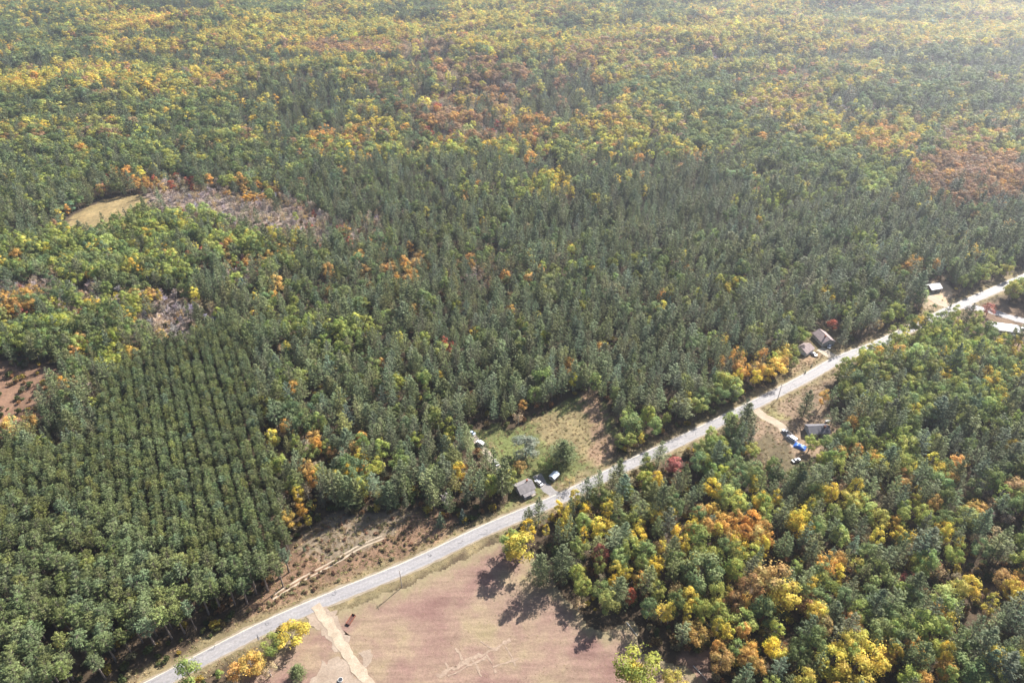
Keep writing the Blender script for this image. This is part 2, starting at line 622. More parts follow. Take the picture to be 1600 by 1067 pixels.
DRIVE_LINES = {   # centre lines in photo pixels, half width in metres
    'house_drive': ([(838, 742), (856, 765), (878, 778)], 2.4),
    'yard_track': ([(736, 678), (752, 696), (772, 722), (790, 745)], 1.8),
    'garage_drive': ([(1280, 545), (1293, 552), (1308, 562)], 3.2),
    'sandy_drive': ([(1180, 640), (1198, 653), (1218, 664), (1232, 680), (1246, 700)], 2.6),
    'gravel_yard': ([(1440, 455), (1452, 462), (1470, 474), (1490, 480)], 3.6),
    'side_road': ([(1498, 478), (1540, 484), (1580, 496), (1640, 512)], 3.4),
    'field_drive': ([(492, 946), (512, 972), (536, 1010), (560, 1045), (590, 1085), (620, 1120)], 1.9),
    'meadow_track': ([(425, 934), (470, 906), (526, 876), (560, 855), (600, 838)], 1.3),
}

PLANT_ROWS = gp([(158, 606), (200, 560), (265, 534), (330, 505), (362, 500), (385, 545), (402, 620), (415, 700), (432, 780), (452, 835), (420, 870), (330, 872), (250, 850),
                 (170, 800), (60, 780), (-80, 790), (-80, 700), (40, 690), (110, 690), (150, 680)], 12)
PLANT_OLD = gp([(452, 835), (440, 880), (400, 905), (365, 952), (300, 1000), (262, 1035), (200, 1085), (150, 1150), (-250, 1220), (-170, 790), (60, 780), (170, 800), (250, 850), (330, 872), (420, 870)], 14)

# blobs of the forest's make-up: centre, radii, tilt, weights, strength (photo pixels at crown height)
# P pine  C spruce  G green  L lime  Y yellow  O orange  U russet oak  D red  B bare  A sparse pale  S shrub  N nothing
BL = [
    # far band
    (800, 25, 1300, 60, 0, 'P1G1.6L5Y5.5A1.5U1.8O.7', 1.0),
    (270, 5, 75, 12, 0, 'P8C2G1', .95), (420, 8, 60, 14, 0, 'G5L2P2', .9), (225, 38, 55, 13, -6, 'Y6O2L1', .9), (420, 42, 120, 20, 0, 'Y6L3A1G.6', .92), (250, 56, 55, 9, 0, 'P6G2', .9),
    (245, 76, 55, 9, 0, 'Y5O1L2', .9), (520, 72, 45, 10, 0, 'U6O2A1', .9), (330, 30, 30, 8, 0, 'P5G3', .8), (60, 60, 90, 30, 0, 'G4P3L1Y1', .8), (55, 125, 45, 16, 0, 'Y6O1L2', .9),
    (135, 106, 50, 12, 0, 'Y4L3U1', .9), (60, 20, 80, 18, 0, 'G3Y2P3', .8), (90, 165, 110, 22, 0, 'P5G4', .9), (250, 128, 75, 14, 0, 'L5Y3O1G1', .9), (335, 130, 36, 15, 0, 'O3U2L3Y1', .85),
    (575, 50, 50, 17, 0, 'Y5L4G1', .9), (580, 74, 55, 13, 0, 'U5O3L1', .9), (770, 30, 56, 11, 0, 'Y5L4', .92), (665, 78, 42, 24, 0, 'B4A3U1P1', .9), (640, 15, 60, 14, 0, 'P5G4', .8),
    (745, 112, 75, 26, 0, 'U4A3B2L1P.5', .9), (955, 88, 95, 28, -4, 'U4A2L3O1G1', .85), (900, 40, 60, 14, 0, 'G4L3A2', .8), (1010, 20, 70, 15, 0, 'G4L2P2', .8), (935, 32, 30, 9, 0, 'Y3L3', .8),
    (1510, 48, 105, 11, 0, 'Y5L4G1', .92), (1155, 47, 100, 14, 0, 'Y3A3L3U1', .85), (1110, 86, 32, 9, 0, 'B6A1', .95), (1240, 114, 48, 9, 0, 'B4A2D1', .95), (1380, 20, 120, 16, 0, 'G5L3P1', .8),
    (1370, 82, 32, 10, 0, 'P4G4', .9), (1500, 85, 80, 14, 0, 'G5L2P1A1', .85), (1000, 5, 120, 8, 0, 'G3P3L2', .8), (1330, 5, 90, 7, 0, 'A3O2G3', .8), (1520, 12, 90, 8, 0, 'Y3L3A2', .8),
    # second band
    (800, 175, 1300, 85, 0, 'P3.5G2.4L3.8Y2.2A1.2U1.3O.5', 1.0),
    (90, 165, 120, 25, 0, 'G4P5L1', .9), (455, 165, 95, 55, 0, 'P8C3G1Y.3', .92), (280, 185, 95, 38, 0, 'G4P5L1Y.3', .9), (405, 163, 9, 5, 0, 'Y', .9), (483, 210, 9, 10, 0, 'YO', .9), (520, 202, 22, 10, 0, 'O3Y3', .8),
    (745, 178, 100, 45, 0, 'C3A3B3U2O1D.5P1.6', .92), (610, 150, 70, 40, 0, 'P4A2C2U1L1', .85), (560, 205, 45, 20, 0, 'Y1O2P3A2', .8), (880, 152, 75, 50, 0, 'P7C4U.6', .92), (800, 195, 50, 25, 0, 'O2A3P2Y1D.5', .8),
    (1010, 142, 60, 20, 0, 'G6L2', .9), (985, 145, 14, 8, 0, 'O', .8), (987, 206, 27, 13, 0, 'Y7L1', .95), (945, 188, 38, 10, 0, 'O3Y3A1', .85), (738, 230, 40, 11, 0, 'Y3L2G1', .8),
    (1110, 150, 90, 40, 0, 'G5P3L1', .85), (1215, 157, 65, 20, 0, 'U5L2Y2', .9), (1330, 160, 60, 20, 0, 'A3B2P3Y.6', .85), (1470, 150, 130, 30, 0, 'P5G4A1', .85), (1500, 110, 100, 15, 0, 'P4G3A2', .85),
    (1150, 205, 95, 25, 0, 'G5P3L1U1', .85), (1395, 218, 40, 18, 0, 'O6Y2L1', .95), (1430, 200, 30, 9, 0, 'L3Y2', .8), (1520, 275, 95, 45, 8, 'U9O1', .96), (1510, 222, 60, 14, 0, 'U3L3Y2', .9),
    (1568, 245, 30, 10, 0, 'O3U4', .8), (1441, 259, 10, 8, 0, 'Y', .95), (1372, 275, 30, 28, 0, 'L6G2', .92), (1505, 290, 12, 18, 0, 'P', .9), (1290, 255, 60, 25, 0, 'G6P2L1', .9), (1225, 240, 60, 22, 0, 'G5P3L1', .85),
    (1230, 312, 55, 13, 0, 'L6G1', .95), (1280, 300, 25, 8, 0, 'L5Y1', .9),
    # middle
    (800, 360, 1300, 120, 0, 'P9G1.2C1L.4Y.2O.1U.08A.25', 1.0),
    (140, 255, 190, 38, 0, 'G5P4L2', .9), (400, 255, 120, 35, 0, 'P5G4L1', .85), (215, 276, 85, 16, 0, 'O2D1Y1.4A2P2', .85), (60, 300, 70, 30, 0, 'G3P5L1', .85), (280, 285, 50, 14, 0, 'D1A3O1B2', .8),
    (380, 290, 70, 18, 0, 'A4O1B2L1P1', .85), (390, 325, 175, 30, 8, 'B6A3D.2P.4', .96), (500, 345, 60, 22, 14, 'B5A3D.4P1', .92), (270, 385, 165, 55, 5, 'L6G4Y.4P1', .93), (90, 395, 110, 48, 0, 'L5G5Y.5O.2P1', .93),
    (345, 400, 95, 16, 6, 'D1.4O1B2A2P2', .8), (440, 385, 28, 30, 0, 'L2Y2O1G2', .85), (310, 432, 100, 13, -4, 'C3P4B3D.6', .85), (95, 458, 120, 32, 5, 'B7A2D.3', .96), (268, 490, 50, 42, 30, 'B8A2', .96), (220, 462, 40, 11, 0, 'O2L2Y1A1', .85),
    (100, 500, 115, 42, 0, 'L4G4P3Y.3', .92), (5, 468, 16, 12, 0, 'O', .95), (112, 548, 13, 9, 0, 'Y3O1', .97), (198, 503, 14, 9, 0, 'Y', .9), (194, 550, 20, 16, 0, 'L', .95), (260, 520, 20, 8, 20, 'S3O1', .95), (305, 505, 30, 14, 0, 'P4Y1L1O.5', .85),
    (470, 488, 36, 28, 0, 'L7G2', .95), (548, 520, 22, 24, 0, 'L7G1', .92), (505, 540, 25, 20, 0, 'L2G3P3', .8), (500, 430, 80, 40, 0, 'P5G3A1O.4', .8), (610, 300, 90, 40, 0, 'P7G2C1', .8),
    (600, 400, 60, 40, 0, 'P6G1A1.5O.8', .85), (645, 394, 12, 15, 0, 'O3D1A1', .9), (632, 415, 9, 14, 0, 'O2Y1A1', .9), (776, 421, 8, 10, 0, 'D1O2', .9), (823, 485, 20, 8, 0, 'O', .85), (635, 503, 14, 9, 0, 'D1O1', .9), (620, 515, 8, 8, 0, 'Y', .9),
    (690, 470, 25, 20, 0, 'B2P4A2', .7), (550, 330, 60, 25, 0, 'B3A2P3', .8), (760, 410, 30, 25, 0, 'A2P3B1O.6', .75),
    (850, 282, 38, 11, -14, 'Y8L1', .97), (888, 292, 24, 11, 30, 'Y8L1', .97), (830, 290, 30, 14, 0, 'L4Y3', .85), (885, 236, 16, 22, 0, 'L4G2', .9), (932, 315, 18, 9, 0, 'Y3L2', .9), (1008, 299, 28, 8, 0, 'Y5L2', .92), (735, 290, 30, 12, 0, 'L3O1Y1P2', .7),
    (860, 355, 14, 10, 0, 'Y2O1', .9), (870, 370, 22, 8, 0, 'O2Y1P1', .6), (1060, 330, 120, 60, 0, 'P9C1', .9), (1300, 370, 250, 60, 0, 'P8G1.5A.3', .85), (1380, 385, 18, 12, 0, 'L2G1', .8), (1350, 378, 10, 10, 0, 'L', .9), (1570, 330, 60, 30, 0, 'P4G3', .8),
    # lower middle
    (800, 560, 1300, 105, 0, 'P9G.9L.3Y.1O.07A.25', 1.0),
    (100, 505, 115, 40, 0, 'L4G4P3Y.3', .92), (60, 530, 80, 18, 0, 'G3P3L1O.3', .85), (112, 548, 13, 9, 0, 'Y3O1', .97), (194, 550, 20, 16, 0, 'L', .95), (268, 490, 50, 42, 30, 'B8A2', .96), (470, 488, 36, 28, 0, 'L7G2', .95), (548, 520, 22, 24, 0, 'L7G1', .92),
    (18, 600, 22, 28, 0, 'L3Y2G1', .95), (100, 590, 26, 24, 0, 'P4', .95), (115, 585, 8, 12, 0, 'O', .9), (128, 596, 9, 9, 0, 'B', .9),
    (440, 600, 45, 60, 20, 'P5G3A.4', .8), (520, 600, 60, 40, 0, 'P6G2L.5', .8), (428, 660, 18, 12, 0, 'B6', .9), (455, 690, 22, 14, 0, 'A2Y1O1B1P1', .9), (445, 722, 24, 10, 0, 'Y3L1', .9), (470, 745, 28, 22, 0, 'A2B2O1P2', .9), (520, 720, 30, 26, 0, 'O1A2Y1P1L1', .85),
    (478, 790, 18, 26, 0, 'Y2O2A1', .95), (590, 770, 80, 32, 0, 'P5G2O.3A.8', .85), (600, 790, 9, 12, 0, 'O', .85), (570, 800, 14, 9, 0, 'L2A1', .85), (690, 790, 12, 14, 0, 'B', .8), (730, 720, 50, 40, 0, 'P6L.6Y.5A.5', .85), (765, 735, 20, 35, -20, 'Y2A2L1P1', .85),
    (700, 750, 40, 30, 0, 'P6G2', .7), (530, 650, 40, 30, 0, 'P5O.6A.4', .8), (1000, 560, 60, 40, 0, 'P9', .85), (930, 600, 20, 16, 0, 'A2Y1O1P1', .8), (850, 625, 60, 14, 0, 'P3G2A1O.5', .8),
    (1130, 605, 42, 22, -15, 'L5G3', .95), (1090, 628, 30, 20, -20, 'L3G2P2', .85), (1185, 572, 22, 20, 0, 'O3Y3', .9), (1210, 560, 14, 22, 0, 'L3Y1', .9), (1005, 672, 45, 24, -20, 'L6Y2', .96),
    (1120, 675, 48, 36, 0, 'L6G3', .96), (1170, 690, 26, 26, 0, 'L3A2G1', .9), (1090, 725, 50, 24, 0, 'L3G4P1', .9), (1195, 715, 26, 16, 0, 'A3L1B1', .9),
    (1400, 420, 100, 30, 0, 'P7G1.2', .85), (1412, 418, 18, 12, 0, 'O2A1', .8), (1388, 480, 26, 20, 0, 'L4G2', .9), (1430, 470, 16, 16, 0, 'A3L1', .85), (1520, 430, 60, 18, 0, 'P4G2L1', .85), (1570, 412, 18, 10, 0, 'L3G1', .85), (1590, 432, 26, 20, 0, 'Y4L2', .95), (1600, 470, 30, 22, 0, 'P4U1', .8),
    (1450, 560, 190, 70, 0, 'L7G2P3Y.8O.15', .95), (1480, 525, 90, 30, 0, 'L6G2P1', .95), (1570, 570, 50, 50, 0, 'L4Y3G2', .92), (1380, 560, 26, 18, 0, 'P2A1O.6G1', .85), (1330, 580, 36, 26, 0, 'L5G1Y1', .95), (1375, 548, 10, 8, 0, 'O', .9), (1420, 620, 70, 36, 0, 'P5G3L2', .9),
    (1300, 635, 20, 40, 0, 'P4O.6', .7), (1345, 610, 40, 30, 0, 'P4G3L2', .85), (1330, 660, 22, 20, 0, 'O2G2P2', .9), (1550, 660, 70, 40, 0, 'P4G3L2Y.6', .92), (1395, 690, 50, 22, 0, 'L4G3P1', .9), (1280, 700, 36, 24, 0, 'L4O1G2P1', .9), (1350, 703, 14, 10, 0, 'D2O2', .9),
    (455, 715, 38, 62, -14, 'A4B2Y1O1L1P1.5', .85),
    # lower right
    (1330, 900, 620, 210, 0, 'P6G2L2Y1.2O.55A.6D.06S1.2', 1.0),
    (980, 800, 130, 36, -20, 'P4L2Y2.4A1G1', .9), (900, 810, 40, 26, -20, 'Y3A2L2P1', .9), (960, 850, 80, 40, -10, 'P5L2Y1.5A1', .85), (1060, 770, 60, 34, 0, 'P6Y.8G1', .85), (1150, 745, 45, 28, 0, 'G4L3P2', .9), (1060, 830, 30, 34, 0, 'O3Y3A1P1', .9),
    (1050, 860, 20, 20, 0, 'L3Y1', .85), (1020, 860, 26, 20, 0, 'Y3L2O1', .85), (1140, 810, 46, 24, 0, 'O4Y2G1L1', .93), (1205, 770, 30, 18, 0, 'Y2O1L2', .9), (1255, 820, 24, 40, 0, 'O2Y3P1', .9), (1110, 880, 50, 48, 0, 'G7L2', .95), (1200, 920, 40, 36, 0, 'O5Y3', .93), (1160, 925, 20, 26, 0, 'U3G2', .9),
    (1245, 945, 36, 26, 0, 'U2G2Y1P2', .85), (1325, 785, 26, 16, 0, 'Y4O1', .95), (1340, 860, 30, 14, 0, 'Y3O1P1', .7), (1370, 835, 12, 10, 0, 'Y', .85), (1405, 838, 12, 10, 0, 'Y', .85), (1470, 870, 60, 26, 0, 'Y2P4A1S3', .8), (1540, 900, 40, 40, 0, 'P3Y2S3A1', .8), (1310, 865, 20, 14, 0, 'O2Y3', .9),
    (1060, 940, 60, 36, 0, 'Y2O2L2G2P1', .9), (1090, 975, 40, 30, 0, 'O2Y2A2P1', .9), (1050, 990, 40, 20, 0, 'Y1A2B1P2', .85), (1140, 985, 30, 24, 0, 'O3Y1L1', .9), (1180, 1010, 50, 40, 0, 'O2P3L2Y1', .9), (1330, 1035, 75, 40, 0, 'Y6O2L1', .95), (1260, 1010, 45, 26, 0, 'Y2G2O2L1', .9),
    (1290, 970, 26, 14, 0, 'O2Y2', .9), (1430, 1020, 26, 26, 0, 'L3Y1O1', .85), (1470, 940, 40, 20, 0, 'P5O.6', .8), (1590, 1000, 40, 50, 0, 'P3O1A1S1', .8), (1150, 1060, 60, 30, 0, 'P4O1Y1', .8), (1500, 760, 80, 40, 0, 'P6G1L1O.3', .85), (1570, 720, 60, 40, 0, 'P5G3Y.5', .85), (1400, 730, 50, 30, 0, 'Y2L3P3O.5', .9),
    (1560, 790, 50, 40, 0, 'A2O1P2U1S2', .85), (1270, 745, 40, 16, 0, 'A2O1G2P1', .85), (1240, 870, 40, 40, 0, 'P4L1O1', .6),
]

TINT = {  # linear base colours
    'P': (0.158, 0.188, 0.088), 'R': (0.136, 0.164, 0.064), 'C': (0.130, 0.158, 0.088), 'G': (0.225, 0.258, 0.094), 'L': (0.390, 0.405, 0.110), 'Y': (0.72, 0.54, 0.105),
    'O': (0.66, 0.38, 0.115), 'U': (0.42, 0.245, 0.125), 'D': (0.50, 0.145, 0.10), 'B': (0.42, 0.345, 0.30), 'A': (0.44, 0.32, 0.19), 'S': (0.26, 0.18, 0.08), 'W': (.33, .335, .22),
}
SHAPE = {'P': ('white', 13.0, 22.5, .98), 'C': ('spruce', 10, 15, 1.0), 'G': ('broad', 12.5, 17.5, 1.0), 'L': ('broad', 12, 17, .95), 'Y': ('broad', 11.5, 16.5, .85), 'O': ('broad', 11, 16, .9),
         'U': ('broad', 11, 15.5, 1.05), 'D': ('broad', 8, 12.5, .8), 'B': ('bare', 5.5, 10, 1.15), 'A': ('sparse', 8, 12.5, .9), 'S': ('shrub', 2.0, 4.5, 1.1), 'W': ('broad', 8, 12, 1.0)}
COLOR_WORD = {'P': 'dark green', 'R': 'dark green', 'C': 'blue green', 'G': 'deep green', 'L': 'lime green', 'Y': 'golden yellow', 'O': 'orange', 'U': 'russet brown', 'D': 'red', 'B': 'leafless grey', 'A': 'pale tan', 'S': 'rusty'}


def parse(s):
    out, i = {}, 0
    while i < len(s):
        k = s[i]; i += 1
        j = i
        while j < len(s) and (s[j].isdigit() or s[j] == '.'):
            j += 1
        out[k] = float(s[i:j]) if j > i else 1.0
        i = j
    return out


LET = 'PCGLYOUDBASN'
BL = [b_ for b_ in BL if b_[6] == 1.0] + [b_ for b_ in BL if b_[6] != 1.0]        # broad zones first, patches on top
BW = []
for cx, cy, rx, ry, a, s, st in BL:
    w = parse(s)
    BW.append(np.array([w.get(k, 0.0) for k in LET]))

# ------------------------------------------------------------------ sampling the forest
trees = dict(x=[], y=[], sp=[], H=[], W=[], tint=[], zone=[], row=[], idx=[])

def frame_ok(X, Y, Z, mx=140, my=70):
    u, v, zz = proj(X, Y, Z + 9)
    return (u > -mx) & (u < 1600 + mx) & (v > -40) & (v < 1067 + my + 90)

def put(X, Y, sp, H, W, T, zone, row=None, idx=None):
    n = len(X)
    trees['x'].append(np.asarray(X)); trees['y'].append(np.asarray(Y)); trees['sp'].append(np.asarray(sp)); trees['H'].append(np.asarray(H)); trees['W'].append(np.asarray(W))
    trees['tint'].append(np.asarray(T)); trees['zone'].append(np.full(n, zone)); trees['row'].append(np.full(n, -1) if row is None else row); trees['idx'].append(np.full(n, -1) if idx is None else idx)

def tints(sp, g, X, Y):
    T = np.array([TINT[s] for s in sp])
    n = len(T)
    far_ = (sp == 'L') * sstep(560, 800, Y) * .6                            # the far hills have turned further
    T = T * (1 - far_)[:, None] + np.array([.62, .49, .11]) * far_[:, None]
    val = np.exp(g.normal(0, .16, n)) * (1 + .12 * snoise(X, Y, 90, 31, 2))
    T = T * val[:, None]
    sh = g.normal(0, 1, n)
    T[:, 0] *= np.exp(.07 * sh)
    T[:, 2] *= np.exp(-.10 * sh + g.normal(0, .12, n))
    brown = (np.isin(sp, ['P', 'C'])) & (g.random(n) < .16)                 # some crowns carry old brown needles
    T[brown] = T[brown] * .6 + np.array([.10, .085, .055]) * .5
    return np.clip(T, .01, .85)

# hero trees: photo pixel of the crown's middle, species, height, width factor, what singles it out
HERO = [
    (812, 854, 'Y', 17, 1.6, 'broad bright yellow tree at the corner where field meets road'),
    (797, 845, 'L', 15, 1.1, 'lime green tree half hidden behind the broad yellow corner tree'),
    (846, 885, 'P', 19, 1.25, 'wide dark green pine leaning over the field edge'),
    (878, 872, 'P', 21, 1.25, 'tall olive dark pine behind the wide pine at field edge'),
    (905, 942, 'A', 8.5, 1.1, 'low olive tan tree standing out into the field shade'),
    (882, 818, 'Y', 16, .95, 'slender bright yellow tree beside the road opposite the small house'),
    (853, 828, 'Y', 9, .7, 'small golden tree between corner yellow tree and slender yellow tree'),
    (933, 822, 'Y', 15, 1.0, 'round yellow treetop standing out among dark pines near road'),
    (1000, 1040, 'L', 19, 1.5, 'big yellow lime tree at the bottom corner of the field'),
    (990, 1050, 'Y', 14, .9, 'golden tree pressed against the big yellow lime tree'),
    (1056, 1064, 'Y', 15, .9, 'bright yellow tree at the picture bottom beside bare brown glade'),
    (1206, 905, 'O', 21, 1.6, 'huge orange maple topping the trees of the southeast wood'),
    (1228, 930, 'Y', 19, 1.35, 'golden yellow maple joined to the huge orange maple'),
    (1172, 918, 'U', 18, 1.35, 'russet olive oak beside the huge orange maple'),
    (1096, 890, 'G', 20, 1.5, 'large deep green oak with an open layered crown'),
    (1120, 925, 'L', 15, .8, 'bright green young tree below the large green oak'),
    (1419, 905, 'D', 11, .75, 'small scarlet maple alone among pines'),
    (1435, 897, 'L', 13, .9, 'lime yellow tree touching the small scarlet maple'),
    (1300, 1035, 'Y', 18, 1.25, 'bright yellow maple, western one of a golden clump'),
    (1335, 1048, 'Y', 18, 1.35, 'bright yellow maple in the middle of a golden clump'),
    (1362, 1028, 'Y', 18, 1.2, 'orange yellow maple, eastern one of a golden clump'),
    (1326, 782, 'Y', 15, 1.1, 'bright golden tree standing before a rounded green tree'),
    (1054, 724, 'D', 10, 1.35, 'spreading red pink tree on grass beside the road'),
    (822, 698, 'W', 12, 1.9, 'pale grey willow in the small house yard'),
    (881, 705, 'P', 14.5, 2.1, 'lone rounded pine in the small house yard'),
    (813, 728, 'O', 8, 1.2, 'small orange yellow tree behind the small house'),
    (853, 722, 'L', 8, 1.1, 'small yellow green tree beside the lone yard pine'),
    (890, 752, 'A', 7, 1.1, 'straw coloured bush tree beside the pale blue shed'),
    (767, 696, 'A', 7, .8, 'small grey green tree beside the yard track'),
    (1262, 628, 'P', 18, 1.2, 'tall pine beside the dark roofed house with sandy drive'),
    (1288, 620, 'O', 13, .8, 'orange tree just behind the tall pine by dark roofed house'),
    (1180, 560, 'Y', 14, .8, 'golden tree in the roadside trio beside the garage lawn'),
    (1196, 582, 'O', 13, .9, 'glowing orange tree in the roadside trio beside the garage lawn'),
    (1168, 578, 'O', 12, .7, 'smaller orange tree in the roadside trio by the garage lawn'),
    (1206, 562, 'L', 14, .8, 'lime tree just behind the roadside orange trio'),
    (970, 688, 'L', 11, .9, 'yellow lime tree, westernmost of a roadside row'),
    (1000, 662, 'L', 11, .85, 'yellow lime tree, second of a roadside row'),
    (1003, 684, 'Y', 10, .7, 'yellower tree in front of the roadside lime row'),
    (1024, 660, 'L', 11, .8, 'yellow lime tree, third of a roadside row'),
    (1042, 654, 'L', 11, .7, 'yellow lime tree ending a roadside row'),
    (706, 546, 'D', 14, .85, 'scarlet maple deep among dark pines'),
    (695, 538, 'D', 15, .7, 'duller red maple touching the scarlet maple among pines'),
    (829, 247, 'O', 19, 1.3, 'big golden orange tree beside a small dark pool'),
    (1516, 486, 'B', 10, 1.6, 'whitish leafless tree at the road fork'),
    (1546, 482, 'D', 9, 1.2, 'pinkish red tree at the road fork'),
    (455, 990, 'Y', 10.5, 1.5, 'bright yellow tree between road and sandy field drive'),
    (394, 1036, 'O', 9.5, 1.5, 'amber bushy tree between road and field near picture bottom'),
    (425, 1004, 'L', 9, 1.2, 'yellow lime tree touching the bright yellow tree by the road'),
    (368, 1048, 'O', 7, 1.2, 'low amber tree at the road edge near picture bottom'),
    (420, 1046, 'A', 7, 1.2, 'straw tan tree between amber tree and dark evergreen'),
    (463, 1047, 'P', 6.5, 1.35, 'small round dark evergreen beside the sandy field drive'),
    (342, 1052, 'L', 5, 1.0, 'small lime tree on the verge at picture bottom'),
    (1302, 507, 'D', 9, .9, 'rusty red tree behind the grey pink house'),
    (697, 783, 'B', 10, 1.2, 'lilac grey leafless tree by the roadside spruces'),
    (688, 808, 'C', 9, 1.4, 'stout small spruce in front of the lilac leafless tree'),
    (722, 803, 'C', 8, 1.3, 'second small spruce beside the lilac leafless tree'),
    (480, 768, 'A', 12, .7, 'tan birch at the far end of the plantation edge trio'),
    (470, 796, 'O', 11, .7, 'amber birch in the trio at the plantation edge'),
    (482, 812, 'Y', 9, .7, 'yellow birch at the near end of plantation edge trio'),
    (475, 856, 'C', 3.5, 1.3, 'tiny lone conifer in the reddish scrub meadow'),
    (1402, 520, 'L', 17, 1.1, 'lime green tree leaning over the far road bend'),
    (1424, 506, 'G', 17, 1.1, 'deep green tree screening the far road bend'),
    (1447, 500, 'L', 16, 1.0, 'lime tree screening the road beside the round dark bush'),
    (1240, 566, 'G', 9, .9, 'dull green tree close against the garage wall'),
    (1318, 528, 'P', 14, 1.1, 'pine shading the grey pink house from the road side'),
    (1325, 512, 'P', 16, 1.1, 'taller pine behind the pine shading the grey pink house'),
    (1302, 650, 'P', 15, 1.1, 'pine behind the far end of the dark roofed house'),
    (1268, 690, 'L', 11, 1.1, 'rounded lime tree in front of the dark roofed house'),
    (1292, 692, 'G', 12, 1.0, 'rounded green tree in front of the dark roofed house'),
    (1195, 718, 'A', 7, 1.1, 'olive tan tree nearest the road below the sandy drive'),
    (1216, 730, 'A', 7.5, 1.2, 'olive tan tree below the sandy drive beside the pale car'),
    (1176, 700, 'L', 9, 1.0, 'small lime tree at the road mouth of the sandy drive'),
    (1238, 742, 'G', 8, 1.0, 'low green tree below the pale car'),
    (1460, 478, 'G', 4.5, 1.1, 'round dark bush beside the gravel yard'),
    (1457, 428, 'G', 9, .8, 'small rounded green tree behind the pale roofed shed'),
    (1259, 580, 'C', 2.4, 1.5, 'small dark shrub on the garage lawn, nearer the road'),
    (1269, 570, 'C', 2.4, 1.7, 'small dark shrub on the garage lawn, nearer the garage'),
    (440, 982, 'S', 3.0, 1.2, 'low yellowish bush beside the road opposite the meadow track'),
    (690, 1066, 'S', 1.2, .5, None),
]
hero_xy = []
for u, v, sp, H, wf, lab in HERO:
    p = at(u, v, H * .58)
    hero_xy.append((p[0], p[1]))
hero_xy = np.array(hero_xy)

# plantation rows
g = np.random.default_rng(21)
vp = np.array([(115 - 800) / FPX, (math.cos(PITCH) * 1.0)])
ang = math.atan2((115 - 800) / (FPX / math.cos(PITCH)), 1.0)
rd = np.array([math.sin(ang), math.cos(ang)])            # along the rows
rn = np.array([math.cos(ang), -math.sin(ang)])
pp = np.array(PLANT_ROWS)
o0 = pp.mean(0)
s_, t_ = (pp - o0) @ rd, (pp - o0) @ rn
rows, PERIOD, RS = [], 5.9, 2.25
k = 0
tt = t_.min()
rowno = 0
while tt < t_.max():
    for j in range(2):
        t0 = tt + j * RS
        n = int((s_.max() - s_.min()) / 2.6)
        s0 = s_.min() + (np.arange(n) + g.uniform(-.22, .22, n)) * 2.6
        t1 = t0 + g.normal(0, .22, n)
        P = o0 + s0[:, None] * rd + t1[:, None] * rn
        ok = inpoly(P[:, 0], P[:, 1], PLANT_ROWS) & (g.random(n) > .07)
        P = P[ok]
        if len(P):
            n = len(P)
            H = g.normal(14.0, 1.3, n)
            W = g.normal(1.0, .13, n).clip(.7, 1.35)
            put(P[:, 0], P[:, 1], np.full(n, 'R'), H, W, tints(np.full(n, 'R'), g, P[:, 0], P[:, 1]), 1, np.full(n, rowno), np.arange(n))
            rowno += 1
    tt += PERIOD
NROWS = rowno

# older stand, looser
pp = np.array(PLANT_OLD)
x0, y0 = pp.min(0); x1, y1 = pp.max(0)
s_, t_ = (pp - o0) @ rd, (pp - o0) @ rn
SX, TX = np.meshgrid(np.arange(s_.min(), s_.max(), 4.4), np.arange(t_.min(), t_.max(), 4.65))
SX, TX = SX.ravel(), TX.ravel()
SX = SX + g.normal(0, .65, SX.size); TX = TX + g.normal(0, .38, TX.size)
P = o0 + SX[:, None] * rd + TX[:, None] * rn
ok = inpoly(P[:, 0], P[:, 1], PLANT_OLD) & frame_ok(P[:, 0], P[:, 1], 0, 90, 60) & (g.random(len(P)) > .12 + .22 * snoise(P[:, 0], P[:, 1], 35, 77, 2)) & (distline(P[:, 0], P[:, 1], ROAD) > 12.0)
P = P[ok]
n = len(P)
put(P[:, 0], P[:, 1], np.full(n, 'R'), g.normal(16.5, 1.4, n), g.normal(1.62, .2, n).clip(1.1, 2.1), tints(np.full(n, 'R'), g, P[:, 0], P[:, 1]), 2)

# mixed forest
CELL, FCELL, FARY = 5.9, 7.6, 640.0                      # the far hills carry older, broader trees
PX, PY = [], []
y, j = 80.0, 0
while y < 1830:
    c_ = CELL + (FCELL - CELL) * float(sstep(FARY - 120, FARY + 120, y))
    half = (y * math.cos(PITCH) + CAM_H * math.sin(PITCH)) * 800 / FPX * 1.13 + 30
    xs = np.arange(-half, half, c_) + (c_ / 2 if j % 2 else 0)
    PX.append(xs + g.uniform(-.42, .42, xs.size) * c_); PY.append(y + g.uniform(-.42, .42, xs.size) * c_)
    y += c_; j += 1
PX = np.concatenate(PX); PY = np.concatenate(PY)
PZ = height(PX, PY)
ok = frame_ok(PX, PY, PZ)
for poly in OPEN + [POND]:
    ok &= ~inpoly(PX, PY, poly)
ok &= ~inpoly(PX, PY, GAP)
wc = inpoly(PX, PY, WESTC)
ok &= ~(wc & (g.random(PX.size) < .93))
ok &= ~inpoly(PX, PY, PLANT_ROWS) & ~inpoly(PX, PY, PLANT_OLD)
ok &= distline(PX, PY, ROAD) > 8.0 + 2.0 * snoise(PX, PY, 30, 3, 2)
for nm, (ln, hw) in DRIVE_LINES.items():
    ok &= distline(PX, PY, gp(ln)) > hw + 2.5
for (hx, hy), hr in zip(hero_xy, HERO):
    ok &= np.hypot(PX - hx, PY - hy) > max(3.6, 3.4 * hr[4] if hr[3] > 12 else 0)
    if hr[3] > 17.5 and hr[2] in 'YO':                       # the showiest crowns stand clear on the near side
        ok &= np.hypot(PX - hx, PY - (hy - 6)) > 5.0
PX, PY, PZ = PX[ok], PY[ok], PZ[ok]
u, v, zz = proj(PX, PY, PZ + 11)
